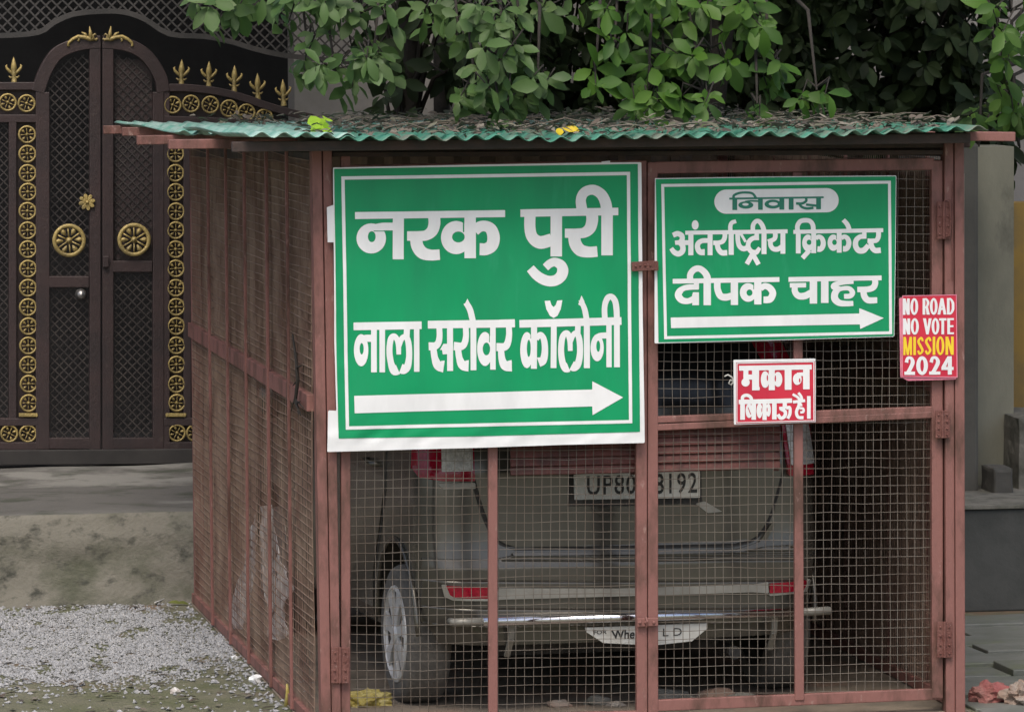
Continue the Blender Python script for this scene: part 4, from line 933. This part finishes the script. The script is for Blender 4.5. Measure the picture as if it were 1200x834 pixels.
s.rect(398, 215, 443, 290); s.st([(440, 272), (345, 275), (280, 305), (262, 345), (290, 385), (345, 396), (405, 372)], [46, 50, 58, 62, 60, 50, 56]); s.poly([(383, 318), (443, 318), (443, 432), (383, 432), (386, 400), (368, 385), (383, 355)]); s.ell(345, 325, 44, 25, True)
s.st([(440, 272), (398, 272)], 40, None, False, False)
s.rect(483, 205, 548, 432); s.st([(366, 212), (368, 160), (400, 120), (445, 110), (490, 140), (514, 180), (518, 215)], [54, 54, 54, 54, 58, 60, 62])
s.st([(604, 220), (606, 290), (632, 350), (680, 362), (728, 350)], [58, 58, 60, 62, 58]); s.rect(722, 212, 786, 430); s.ell(875, 320, 73, 82); s.ell(887, 322, 26, 28, True); s.st([(924, 235), (924, 292)], 6, None, True); s.rect(928, 205, 992, 425)
s.st([(985, 285), (1022, 264), (1065, 280), (1092, 325), (1072, 375), (1040, 384), (1010, 384)], [50, 54, 58, 60, 60, 60, 58])
s.crop(900, 300, 7.5); s.st([(180, 206), (998, 192)], 42); s.st([(192, 258), (335, 256)], 40); s.st([(235, 265), (238, 315), (270, 350), (325, 350), (378, 322)], [52, 54, 58, 60, 58]); s.rect(367, 205, 432, 418); s.rect(466, 203, 532, 412)
s.rect(700, 195, 752, 240); s.st([(752, 228), (660, 234), (595, 248), (578, 272), (640, 290)], [32, 36, 44, 50, 40]); s.st([(620, 285), (588, 330), (590, 380), (630, 412), (690, 418), (750, 416)], [50, 60, 64, 56, 48, 44]); s.st([(612, 300), (660, 284), (715, 286), (742, 320), (722, 350), (668, 354)], [36, 38, 40, 48, 46, 42])
s.st([(938, 198), (942, 240), (925, 275), (880, 292), (785, 294)], [52, 54, 54, 52, 48]); s.st([(838, 305), (848, 355), (882, 388), (960, 388)], [54, 56, 56, 52]); 
flat('lettering', 'white', s2, s, signmap(Y2, .0027, .002, 5))
s = Shape(780, 355, 1042, 396, .3); s.poly([(786, 372), (900, 369.7), (1007, 367.3), (1007, 361), (1035.8, 372.7), (1008.2, 385.4), (1007.6, 380), (900, 382), (786.4, 384.4)]); flat('arrow', 'white', s2, s, signmap(Y2, .0027, .002, 5))
# ---- red house-sale notice
Y3 = -.060
s = Shape(855, 415, 962, 503, 1.2); s.poly([(859.4, 421.5), (955.8, 420), (955.8, 494.4), (860, 497.5)])
s3 = link('sale_notice', s.mesh('sale_notice', signmap(Y3, 0, .0015, 3), 4, signmap(Y3, -.002, .0015, 3)), 'white', None); tag(s3, 'small red and white Hindi notice hung on the rail below the smaller green sign', 'notice')
s = Shape(855, 415, 962, 503, .4); s.poly([(862.4, 424), (954.8, 422.4), (954.8, 493.6), (862.6, 496.4)]); flat('red_field', 'red', s3, s, signmap(Y3, .0014, .0015, 3), 8)
s = Shape(855, 415, 962, 503, .2); s.poly([(860.5, 422.3), (955.6, 420.8), (955.5, 423), (862.6, 424.5), (862.4, 497), (860.6, 497.2)]); ring_quad(s, [(863.6, 425.6), (953.6, 423.8), (953.8, 492.6), (863.6, 495)], .9)
s.crop(855, 415, 9.81); s.st([(108, 160), (945, 147)], 56)
s.rect(158, 150, 215, 310); s.ell(183, 322, 48, 48); s.st([(190, 262), (270, 262)], 60); s.rect(258, 150, 338, 414); s.rect(330, 375, 345, 412)
s.ell(408, 290, 50, 96); s.ell(434, 272, 8, 34, True); s.rect(450, 150, 520, 412); s.ell(556, 288, 50, 86); s.ell(526, 278, 8, 36, True); s.rect(634, 150, 712, 408)
s.ell(778, 286, 50, 66); s.ell(806, 300, 9, 24, True); s.st([(850, 228), (775, 232)], 42); s.rect(845, 145, 920, 402)
s.st([(104, 548), (718, 532)], 52); s.rect(122, 535, 176, 752); s.st([(150, 545), (150, 490), (195, 470), (240, 492), (258, 545)], 38)
s.ell(224, 648, 40, 84); s.st([(212, 610), (243, 690)], 9, None, True); s.rect(252, 535, 304, 752); s.ell(344, 648, 34, 86); s.ell(370, 640, 5, 26, True); s.rect(378, 535, 426, 754); s.ell(446, 640, 28, 76); s.ell(431, 636, 5, 26, True); s.rect(488, 535, 540, 748)
s.rect(610, 540, 655, 600); s.st([(640, 560), (635, 610), (570, 622)], 36); s.st([(590, 625), (640, 660), (630, 715), (585, 732), (555, 690)], 40); s.st([(650, 620), (690, 612), (694, 680), (668, 738)], 36)
s.st([(728, 548), (868, 532)], 34); s.rect(780, 545, 825, 575); s.st([(835, 580), (790, 590), (800, 615), (845, 625), (848, 660), (812, 668)], 28); s.st([(785, 610), (768, 670), (790, 722), (850, 728)], 36); s.st([(725, 458), (790, 500), (812, 545)], 30); s.st([(790, 442), (825, 490), (835, 545)], 30); s.rect(890, 480, 932, 740)
flat('lettering', 'white', s3, s, signmap(Y3, .0027, .0015, 3))
mb = MB(); a = [fz(x, y, -.02) for x, y in ((849, 441), (853, 439), (858, 442), (860, 447), (857, 451), (854, 449), (856, 445), (861, 448))]; mb.tube(a, .0032, 6); mb.build('tie_wire', 'plate', s3, True)
# ---- red and yellow poster, with an older sheet under it
Y4 = -.050
s = Shape(1048, 338, 1128, 450, 1.2); s.poly([(1053.6, 349.5), (1062, 347), (1119.5, 350), (1120.5, 444.5), (1064, 446), (1055, 441.5)])
s4 = link('poster', s.mesh('poster', signmap(Y4+.003, 0, .001, 7), 4, signmap(Y4+.003, -.001, .001, 7)), 'pink', None); tag(s4, 'red poster with white and yellow English capitals stuck on the right hand post', 'poster')
s = Shape(1048, 338, 1128, 450, .5); s.poly([(1057.5, 346.3), (1121, 345), (1122.2, 442.3), (1056.8, 441.6)]); flat('red_sheet', 'red', s4, s, signmap(Y4, .0005, .001, 7), 8)
s = Shape(1048, 338, 1128, 450, .25); ring_quad(s, [(1057.9, 346.8), (1120.7, 345.6), (1121.6, 441.7), (1057.3, 441)], 1.1); flat('edge_line', 'pink', s4, s, signmap(Y4, .0016, .001, 7))
pm4 = signmap(Y4, .0018, .001, 7)
def glyph(s, ch, x0, x1, y0, y1, w):
    """bold capital drawn with strokes inside its box"""
    W_ = x1-x0; H_ = y1-y0; cx = (x0+x1)/2; cy = (y0+y1)/2; h = w*.72
    if ch == 'N': s.poly([(x0, y0), (x0+w*1.05, y0), (x1, y1), (x1-w*1.05, y1)]); s.rect(x0, y0, x0+w, y1); s.rect(x1-w, y0, x1, y1)
    elif ch in 'O0': s.ell(cx, cy, W_/2, H_/2+2); s.ell(cx, cy, W_/2-w, H_/2-h-2, True)
    elif ch == 'I': s.rect(x0, y0, x1, y1)
    elif ch == 'T': s.rect(x0, y0, x1, y0+h*1.2); s.rect(cx-w/2, y0, cx+w/2, y1)
    elif ch == 'E':
        s.rect(x0, y0, x0+w, y1)
        for t in (y0, cy-h/2, y1-h): s.rect(x0, t, x1-(4 if t == cy-h/2 else 0), t+h)
    elif ch == 'V': s.poly([(x0, y0), (x0+w*1.1, y0), (cx+w*.45, y1), (cx-w*.45, y1)]); s.poly([(x1, y0), (x1-w*1.1, y0), (cx-w*.45, y1), (cx+w*.45, y1)])
    elif ch == 'A': s.poly([(x0, y1), (x0+w*1.05, y1), (cx+w*.5, y0), (cx-w*.5, y0)]); s.poly([(x1, y1), (x1-w*1.05, y1), (cx-w*.5, y0), (cx+w*.5, y0)]); s.rect(x0+W_*.22, y0+H_*.60, x1-W_*.22, y0+H_*.60+h)
    elif ch == 'D': s.rect(x0, y0, x0+w, y1); s.st([(x0+w*.5, y0+h/2), (x0+W_*.5, y0+h*.55), (x1-w*.6, y0+H_*.28), (x1-w*.5, cy), (x1-w*.6, y1-H_*.28), (x0+W_*.5, y1-h*.55), (x0+w*.5, y1-h/2)], [h, h, w, w, w, h, h])
    elif ch == 'R': s.rect(x0, y0, x0+w, y1); s.st([(x0+w*.5, y0+h/2), (x0+W_*.55, y0+h*.55), (x1-w*.55, y0+H_*.27), (x0+W_*.55, y0+H_*.53), (x0+w*.5, y0+H_*.53)], [h, h, w, h, h]); s.poly([(x0+W_*.40, y0+H_*.5), (x0+W_*.75, y0+H_*.48), (x1+2, y1), (x1-w*1.1, y1)])
    elif ch == 'M': s.rect(x0, y0, x0+w*.8, y1); s.rect(x1-w*.8, y0, x1, y1); s.poly([(x0, y0), (x0+w*.95, y0), (cx+w*.35, y1), (cx-w*.35, y1)]); s.poly([(x1, y0), (x1-w*.95, y0), (cx-w*.35, y1), (cx+w*.35, y1)])
    elif ch == 'S': s.st([(x1-w*.4, y0+H_*.24), (cx+W_*.12, y0+h*.55), (x0+w*.55, y0+H_*.25), (cx, cy), (x1-w*.55, y1-H_*.25), (cx-W_*.1, y1-h*.55), (x0+w*.4, y1-H_*.24)], [w*.85, h, w*.95, w, w*.95, h, w*.85])
    elif ch == '2': s.st([(x0+w*.5, y0+H_*.33), (x0+W_*.30, y0+h*.62), (x0+W_*.62, y0+h*.55), (x1-w*.58, y0+H_*.30), (x0+W_*.62, y0+H_*.58), (x0+W_*.28, y1-h*.4)], [w*.9, h, h, w, w*.95, w*.9]); s.rect(x0, y1-h*1.1, x1, y1)
    elif ch == '4': s.rect(x0+W_*.52, y0, x0+W_*.52+w, y1); s.poly([(x0, y0+H_*.58), (x0+W_*.50, y0), (x0+W_*.70, y0), (x0+w*1.05, y0+H_*.62), (x0, y0+H_*.74)]); s.rect(x0, y0+H_*.58, x1, y0+H_*.58+h*1.05)
for txt, bx, y0, y1, w_, m_ in (('NOROAD', [(90, 147), (152, 216), (252, 309), (311, 374), (373, 446), (450, 511)], 102, 235, 22, 'white'), ('NOVOTE', [(92, 150), (155, 221), (255, 326), (325, 388), (386, 446), (453, 507)], 265, 396, 22, 'white'),
        ('MISSION', [(95, 165), (176, 197), (206, 262), (269, 325), (334, 355), (363, 429), (438, 505)], 415, 563, 21, 'yellow'), ('2024', [(103, 190), (200, 295), (305, 396), (405, 504)], 575, 724, 33, 'white')):
    s = Shape(1055, 346, 1124, 444, .17); s.crop(1045, 335, 6.955)
    for c_, (a_, b_) in zip(txt, bx): glyph(s, c_, a_, b_, y0-3*(a_-90)/420, y1-3*(a_-90)/420, w_)
    flat('lettering', m_, s4, s, pm4, 8)

# ================================================================== TREES
class Leaves:
    def __init__(s): s.v = []; s.f = []
    def leaf(s, p, d, n, L, Wd, droop=.2):
        d = Vector(d).normalized(); n = Vector(n); sd = d.cross(n)
        if sd.length < 1e-4: sd = d.orthogonal()
        sd.normalize(); n = sd.cross(d).normalized(); b = len(s.v); p = Vector(p)
        def P(t, w_, h): return tuple(p+d*(t*L)+sd*(w_*Wd)+n*(h*L-droop*L*t*t))
        s.v += [P(0, 0, 0), P(.3, -.34, .05), P(.3, 0, 0), P(.3, .34, .05), P(.64, -.5, .06), P(.64, 0, -.01), P(.64, .5, .06), P(.86, -.3, .03), P(.86, 0, -.01), P(.86, .3, .03), P(1, 0, 0)]
        s.f += [tuple(b+i for i in f) for f in ((0,2,1),(0,3,2),(1,2,5,4),(2,3,6,5),(4,5,8,7),(5,6,9,8),(7,8,10),(8,9,10))]
    def rosette(s, p, ax, k, L, rnd):
        ax = Vector(ax).normalized(); u = ax.orthogonal().normalized(); v = ax.cross(u); a0 = rnd.uniform(0, 6.28)
        for i in range(k):
            a = a0+i*2.4+rnd.uniform(-.3, .3); out = u*math.cos(a)+v*math.sin(a); tilt = rnd.uniform(.15, .75)
            d = out*(1-tilt*.4)+ax*tilt+Vector((0, 0, -.55)); l = L*rnd.choice((.45, .7, .85, 1, 1.2))*rnd.uniform(.85, 1.1)
            s.leaf(Vector(p)+out*.006-ax*.012*i, d, ax+out*-.2+Vector((rnd.uniform(-.3,.3), rnd.uniform(-.3,.3), .5)), l, l*rnd.uniform(.38, .60), rnd.uniform(.0, .5))
    def build(s, name, m, parent=None):
        me = bpy.data.meshes.new(name); me.from_pydata(s.v, [], s.f); return link(name, me, m, parent, True)
def clump(lv, px, py, rx, ry, y, n, L, rnd, yd=.16, twigs=None, root=None, k=(5, 8)):
    for _ in range(n):
        a = rnd.uniform(0, 6.28); r = math.sqrt(rnd.random()); p = onY(px+rx*r*math.cos(a), py+ry*r*math.sin(a), y+rnd.uniform(-yd, yd))
        q = onY(px, py, y); zmin = roof_z(p.x, p.y)+.03
        if p.z < zmin: p.z = zmin
        ax = (p-q)*2.2+Vector((rnd.uniform(-.25, .25), -.35, rnd.uniform(-.1, .3)))
        lv.rosette(p, ax, rnd.randint(*k), L, rnd)
        if twigs is not None:
            mdl = p.lerp(root, .5)+Vector((rnd.uniform(-.05, .05), 0, .05)); twigs.tube([root, mdl, p-ax.normalized()*.02], [.006, .004, .002], 5, False)
def tree(name, label, trunk_px, ty, leafm, clumps, L, seed, trunk_r=.075, group=None, shade_canopy=None, reach=True):
    rnd = random.Random(seed); b = onY(trunk_px, 400, ty); t = thing(name, label, 'tree', (b.x, ty, GZ), group)
    top = 4.6; pts = [(b.x+.05*math.sin(k*1.3), ty+.04*math.cos(k*1.7), GZ-.05+(top+.05)*k/9) for k in range(10)]
    tr = MB(); tr.tube(pts, [trunk_r*(1-.06*k) for k in range(10)], 12); tr.build('trunk', 'bark', t, True)
    lv = Leaves(); br = MB()
    for (px, py, rx, ry, y, n) in clumps:
        q = onY(px, py, y); back = q+Vector((rnd.uniform(-.05, .05), .12, .22))
        st_ = Vector(pts[min(9, max(4, int((q.z+.5)/top*9)))])
        br.tube([st_, st_.lerp(back, .45)+Vector((0, 0, .28)), back.lerp(q, .1)+Vector((0, 0, .12)), q+Vector((0, .04, .02))], [.018, .012, .007, .004], 7, False)
        clump(lv, px, py, rx, ry, y, n, L, rnd, min(.22, .004*max(rx, 30)), br, q+Vector((0, .05, .03)))
    if shade_canopy:  # unseen leaves added overhead to shade the roof and background
        x0, x1, y0, y1, z0, z1, n, CLn = shade_canopy
        for _ in range(n):
            p = Vector((rnd.uniform(x0, x1), rnd.uniform(y0, y1), rnd.uniform(z0, z1))); lv.rosette(p, (rnd.uniform(-.6, .6), rnd.uniform(-.9, .2), rnd.uniform(.1, 1)), rnd.randint(5, 7), CLn, rnd)
    br.build('branch', 'bark', t, True); lv.build('crown', leafm, t); return t
tree('leafy_tree', 'grey green leafy tree hanging over the left half of the roof and the gate', 590, 5.0, 'leaf',
    [(352, 6, 60, 26, .9, 8), (415, 30, 55, 42, .8, 12), (440, 72, 36, 34, .7, 8), (395, 92, 26, 28, .75, 5), (362, 60, 20, 26, .9, 3),
     (255, 8, 36, 16, 1.4, 4), (268, 28, 12, 12, 1.4, 1), (305, 4, 40, 14, 1.3, 4),
     (565, 22, 52, 34, .6, 11), (612, 40, 46, 40, .55, 10), (590, 78, 52, 34, .5, 12), (560, 112, 30, 18, .45, 5), (632, 108, 26, 24, .5, 5), (588, 134, 24, 10, .4, 3), (540, 56, 22, 24, .6, 3), (646, 16, 22, 22, .7, 3), (500, 8, 30, 14, .8, 3)],
    .088, 21, shade_canopy=(-.2, 1.9, .6, 5.6, 3.0, 4.2, 700, .14))
tree('leafy_tree', 'fresh green leafy tree hanging over the right half of the roof', 845, 4.9, 'leaf_bright',
    [(738, 12, 42, 26, .6, 8), (806, 6, 46, 24, .6, 8), (868, 20, 44, 34, .7, 10), (722, 70, 26, 30, .6, 4), (778, 82, 30, 34, .65, 5), (836, 66, 34, 30, .6, 6), (828, 116, 30, 18, .5, 4),
     (762, 116, 36, 20, .55, 5), (903, 88, 24, 26, .6, 4), (960, 112, 22, 20, .45, 3), (700, 94, 16, 20, .55, 2), (890, 128, 22, 12, .5, 2)],
    .090, 22, shade_canopy=(1.6, 4.6, .6, 5.8, 3.0, 4.2, 760, .14))
tree('leafy_tree', 'tree whose leaves hang at the right edge above the olive wall', 1290, 4.6, 'leaf_bright',
    [(1188, 22, 22, 28, .7, 5), (1170, 60, 18, 30, 1.5, 3), (1186, 118, 22, 30, 1.8, 5), (1172, 152, 26, 22, 2.0, 5), (1150, 178, 16, 16, 2.3, 2), (1198, 180, 8, 26, 2.0, 2)], .092, 23)
# dense dark evergreen screen behind the cage
def dark_bush(label, px0, px1, ty, seed, n, py0=-260, py1=168):
    rnd = random.Random(seed); b = onY((px0+px1)/2, 400, ty); t = thing('dark_evergreen', label, 'tree', (b.x, ty, GZ), 'dark evergreens behind the cage')
    tr = MB(); tr.tube([(b.x, ty+.1, GZ-.05), (b.x+.05, ty+.12, 1.5), (b.x-.04, ty+.1, 3.4)], [.07, .06, .035], 10); tr.build('trunk', 'bark', t, True)
    lv = Leaves()
    for _ in range(n):
        p = onY(rnd.uniform(px0, px1), rnd.uniform(py0, py1), ty+rnd.uniform(-.35, .45)); lv.rosette(p, (rnd.uniform(-.5, .5), rnd.uniform(-1, .1), rnd.uniform(-.3, .6)), rnd.randint(5, 8), .12, rnd)
    br = MB()
    for _ in range(26):
        p = onY(rnd.uniform(px0, px1), rnd.uniform(py0, py1), ty+rnd.uniform(-.2, .3)); s0 = Vector((b.x, ty+.1, rnd.uniform(1.2, 3.3))); br.tube([s0, s0.lerp(p, .5)+Vector((0, 0, .12)), p], [.016, .01, .005], 6, False)
    br.build('branch', 'bark', t, True); lv.build('crown', 'leaf_dark', t)
dark_bush('dark thin leaved bush in front of the grey house wall', 420, 545, 5.7, 34, 62, -120, 160)
dark_bush('dark evergreen behind the roof between the two hanging trees', 540, 760, 5.6, 31, 480)
dark_bush('dark evergreen behind the roof below the fresh green leaves', 740, 960, 5.5, 32, 480)
dark_bush('dark evergreen filling the gap above the right end of the roof', 930, 1178, 5.3, 33, 760, -260, 200)

# ------------------------------------------------------------------ leaf litter on the roof, coloured leaves
rnd = random.Random(41); lv = Leaves()
for _ in range(3000):
    x = xL+.25+(xR-.1-xL-.25)*rnd.random()**.9; y = -.24+4.3*rnd.random()**1.5
    if x < xL+.75 and rnd.random() < .55: continue
    a = rnd.uniform(0, 6.28); l = rnd.uniform(.018, .06)
    lv.leaf((x, y, roof_z(x, y)+.012+rnd.random()**2*.035), (math.cos(a), math.sin(a), rnd.uniform(-.2, .35)), (rnd.uniform(-.5, .5), rnd.uniform(-.5, .5), 1), l, l*rnd.uniform(.12, .6), rnd.uniform(-.3, .5))
o = lv.build('leaf_litter', 'litter'); o['kind'] = 'stuff'
tw = MB()
for _ in range(130):
    x = rnd.uniform(xL+.5, xR-.1); y = rnd.uniform(-.22, 2.5); a = rnd.uniform(-.5, .5); l = rnd.uniform(.06, .22); z = roof_z(x, y)+.03
    tw.tube([(x, y, z), (x+l*.5*math.cos(a), y+l*.5*math.sin(a), z+rnd.uniform(0, .02)), (x+l*math.cos(a), y+l*math.sin(a), z+rnd.uniform(-.01, .02))], [.003, .0026, .0016], 5)
o = tw.build('dry_twigs', 'litter'); o['kind'] = 'stuff'
lv = Leaves(); c = onY(374, 136, .35); c.z = roof_z(c.x, c.y)+.05
for k in range(9): lv.leaf(c+Vector((rnd.uniform(-.03, .03), rnd.uniform(-.03, .03), rnd.uniform(-.03, .03))), (rnd.uniform(-.6, .6), rnd.uniform(-.8, 0), rnd.uniform(-.9, .4)), (rnd.uniform(-.3, .3), -1, .2), .06, .045, .1)
tag(lv.build('lime_sprig', 'leaf_lime'), 'bright lime green sprig lying on the roof litter above the large sign', 'leaves')
lv = Leaves(); c = onY(659, 150, -.15); c.z = roof_z(c.x, c.y)+.03
for k in range(3): lv.leaf(c+Vector((.012*k-.012, 0, 0)), (rnd.uniform(-1, 1), -.3, rnd.uniform(-.2, .3)), (0, -.8, .6), .05, .03, .2)
tag(lv.build('yellow_leaf', 'leaf_yellow'), 'yellow leaf on the front edge of the roof', 'leaf')

# ------------------------------------------------------------------ gravel, litter, rubble
def inside(P, x, y):
    c = False; n = len(P)
    for i in range(n):
        a, b = P[i], P[(i+1) % n]
        if (a[1] > y) != (b[1] > y) and x < (b[0]-a[0])*(y-a[1])/(b[1]-a[1])+a[0]: c = not c
    return c
rnd = random.Random(51); GP = [(-60, 714), (60, 711), (130, 708), (190, 716), (236, 738), (268, 744), (286, 766), (262, 778), (200, 792), (150, 800), (60, 798), (-60, 800)]
mb = MB(); OCT = [(1,0,0),(-1,0,0),(0,1,0),(0,-1,0),(0,0,1),(0,0,-1)]; OF = [(0,2,4),(2,1,4),(1,3,4),(3,0,4),(2,0,5),(1,2,5),(3,1,5),(0,3,5)]
def pebble(mb, x, y, z, r):
    a = rnd.uniform(0, 6.28); c, s = math.cos(a), math.sin(a); vs = []
    for q in OCT:
        k = [r*rnd.uniform(.6, 1.25) for _ in range(3)]; p = (q[0]*k[0]+rnd.uniform(-.3, .3)*r, q[1]*k[1]+rnd.uniform(-.3, .3)*r, q[2]*k[2]*.75+rnd.uniform(-.2, .2)*r); vs.append((x+p[0]*c-p[1]*s, y+p[0]*s+p[1]*c, z+p[2]))
    mb.add(vs, OF)
n = 0
while n < 19000:
    px, py = rnd.uniform(-60, 300), rnd.uniform(704, 816)
    d = 0 if inside(GP, px+26*noise.noise(Vector((px*.05, py*.08, 1)))+rnd.gauss(0, 7), py+12*noise.noise(Vector((px*.06, py*.1, 4)))+rnd.gauss(0, 4)) else 1
    if d and rnd.random() > .05: continue
    if noise.noise(Vector((px*.03, py*.09, 11))) > .28 and rnd.random() < .8: continue
    p = onZ(px, py, GZ); pebble(mb, p.x, p.y, GZ+rnd.uniform(.0, .006), .0042+.0075*rnd.random()**2); n += 1
o = mb.build('gravel', 'gravel'); o['kind'] = 'stuff'
mb = MB()
for _ in range(420):      # crumbs along the foot of the cage and over the yard
    if rnd.random() < .5: y = rnd.uniform(-.4, 3.9); x = -.03-abs(rnd.gauss(0, .06))
    else: p = onZ(rnd.uniform(0, 370), rnd.uniform(780, 840), GZ); x, y = p.x, p.y
    pebble(mb, x, y, GZ+.004, rnd.uniform(.004, .014))
o = mb.build('debris', 'gravel'); o['kind'] = 'stuff'
lv = Leaves()
for _ in range(260):
    px, py = rnd.uniform(0, 380), rnd.choice([rnd.uniform(700, 716), rnd.uniform(775, 840)]); p = onZ(px, py, GZ); a = rnd.uniform(0, 6.28); l = rnd.uniform(.02, .06)
    if p.x > -.03: continue
    lv.leaf((p.x, p.y, GZ+.008), (math.cos(a), math.sin(a), .15), (rnd.uniform(-.3, .3), rnd.uniform(-.3, .3), 1), l, l*rnd.uniform(.2, .6), .2)
o = lv.build('fallen_leaves', 'litter'); o['kind'] = 'stuff'
def crumple(name, m, c, rx, ry, rz, seed, label, cat, sub=3, amp=.45, fq=2.2, group=None):
    bm = bmesh.new(); bmesh.ops.create_icosphere(bm, subdivisions=sub, radius=1)
    for v in bm.verts:
        q = v.co*fq+Vector((seed, seed*2, 0)); k = 1+amp*noise.noise(q)+amp*.5*noise.noise(q*2.7)
        v.co = Vector((v.co.x*rx*k, v.co.y*ry*k, max(v.co.z*rz*k, -rz*.5)))+Vector(c)
    me = bpy.data.meshes.new(name); bm.to_mesh(me); bm.free(); o = link(name, me, m); return tag(o, label, cat, group)
p = onZ(1160, 824, GZ); crumple('brick_lump', 'brick_red', (p.x, p.y, GZ+.03), .078, .06, .05, 3, 'rounded red brick lump on the paving by the foot of the right post', 'brick', 4, .38, 1.9)
p = onZ(1194, 826, GZ); crumple('rubble_lump', 'rubble', (p.x+.01, p.y, GZ+.03), .07, .06, .05, 8, 'crumbly brown rubble lump at the right edge beside the red brick lump', 'rubble', 4, .6, 2.6)
for k, (px, py, r) in enumerate(((700, 826, .035), (722, 828, .02), (782, 822, .05), (806, 824, .03), (842, 822, .05), (868, 824, .04), (888, 826, .03), (655, 829, .03))):
    p = onZ(px, py, GZ); crumple('masonry_lump', 'stone' if k % 3 != 1 else 'rubble', (p.x, max(p.y, .07), GZ+r*.35), r*1.5, r, r*.75, 10+k, 'broken masonry lump lying on the bay floor just inside the gate', 'rubble', 2, .5, 2, 'broken masonry lumps inside the gate')
p = onZ(430, 828, GZ); o = crumple('yellow_bag', 'bag', (p.x, max(p.y, .12), GZ+.02), .085, .05, .04, 5, 'crumpled yellow plastic bag on the bay floor at the left gate post', 'bag', 4, .55, 2.4)
p = onZ(366, 826, GZ); mb = MB(); p.x = min(p.x, -.02); mb.tube([(p.x, p.y, GZ), (p.x+.005, p.y, GZ+.05), (p.x+.002, p.y-.01, GZ+.085)], [.010, .008, .004], 7); mb.tube([(p.x+.012, p.y, GZ), (p.x+.02, p.y, GZ+.055)], [.006, .002], 6)
tag(mb.build('yellow_stub', 'bag', None, True), 'yellow plastic stub standing on the ground left of the left front post', 'litter')
p = fz(731, 812, .25); mb = MB(); mb.lathe([(.0001, 0), (.013, 0), (.016, .006), (.016, .12), (.007, .15), (.007, .18)], (p.x, p.y, p.z), 'y', 16)
p = onZ(191, 708, GZ); mb = MB(); mb.prism([(p.x-.04, p.y-.02, GZ+.012), (p.x+.035, p.y+.03, GZ+.035), (p.x+.045, p.y+.05, GZ+.034), (p.x-.035, p.y+.01, GZ+.012)], (0, 0, 1), .003); tag(mb.build('paper_strip', 'white'), 'white paper strip lying at the foot of the plinth beside the cage', 'litter')
lv = Leaves(); p = onZ(207, 709, GZ); lv.leaf((p.x-.04, p.y, GZ+.012), (1, .1, .1), (0, -.5, 1), .065, .03, .2); lv.leaf((p.x+.0, p.y-.02, GZ+.012), (1, .4, .05), (0, -.5, 1), .06, .03, .2)
M['leaf_pale'] = leafmat('pale_leaf', [(.20, .21, .05), (.15, .18, .05)], .5, .2)
tag(lv.build('fallen_leaf', 'leaf_pale'), 'yellow green fallen leaf beside the white paper strip at the plinth foot', 'leaf')
for k, (px, py, sz, lb) in enumerate(((278, 772, .016, 'white paper scrap at the right tip of the gravel'), (318, 798, .028, 'larger crumpled white paper ball near the foot of the cage side'), (205, 812, .022, 'flattened pale scrap on the bare ground in front of the gravel'))):
    p = onZ(px, py, GZ); crumple('paper_scrap', 'white' if k != 2 else 'plastic_rag', (min(p.x, -.05), p.y, GZ+sz*.35), sz, sz*.8, sz*.7, 30+k, lb, 'litter', 2, .5)
# torn plastic sheets behind the side mesh
for poly, lb, yo in (([(272, 736), (269, 712), (278, 682), (288, 655), (294, 612), (298, 600), (300, 630), (298, 680), (292, 715), (284, 737)], 'torn white plastic sheet hanging low inside the left side mesh, farther from the post', 0),
               ([(307, 593), (320, 591), (321, 625), (316, 640), (315, 690), (308, 690), (306, 640)], 'narrow white plastic strip hanging inside the left side mesh', .0),
               ([(326, 652), (334, 668), (342, 690), (334, 705), (331, 725), (340, 742), (326, 750), (312, 746), (315, 728), (325, 715), (324, 690)], 'ragged pale plastic sheet inside the left side mesh nearest the post', 0)):
    P = np.array(poly, float); s = Shape(P[:, 0].min()-2, P[:, 1].min()-2, P[:, 0].max()+2, P[:, 1].max()+2, 1.2); s.poly(poly)
    def fm(x, y, o=0): q = onX(x, y, .022); q.x += .012*noise.noise(Vector((x*.11, y*.06, 3)))+.006*noise.noise(Vector((x*.3, y*.2, 8)))+o; return q
    me = s.mesh('plastic_rag', fm, 2, lambda x, y: fm(x, y, .002)); tag(link('plastic_rag', me, 'plastic_rag', None, True), lb, 'plastic sheet')
# dry twig caught on the side rail
mb = MB(); q = [onX(x, y, -.035) for x, y in ((343, 392), (347, 420), (349, 445), (346, 470), (352, 486))]; mb.tube(q, [.003, .006, .008, .007, .003], 6)
for a, c in (((348, 430), (354, 428)), ((347, 460), (341, 482)), ((347, 468), (350, 488)), ((349, 445), (343, 452)), ((348, 470), (356, 478)), ((347, 472), (352, 470))): mb.tube([onX(*a, -.035), onX(*c, -.04)], [.004, .0015], 5)
tag(mb.build('dry_twig', 'bark', None, True), 'dry brown twig caught in the mesh at the mid rail of the cage side', 'twig')
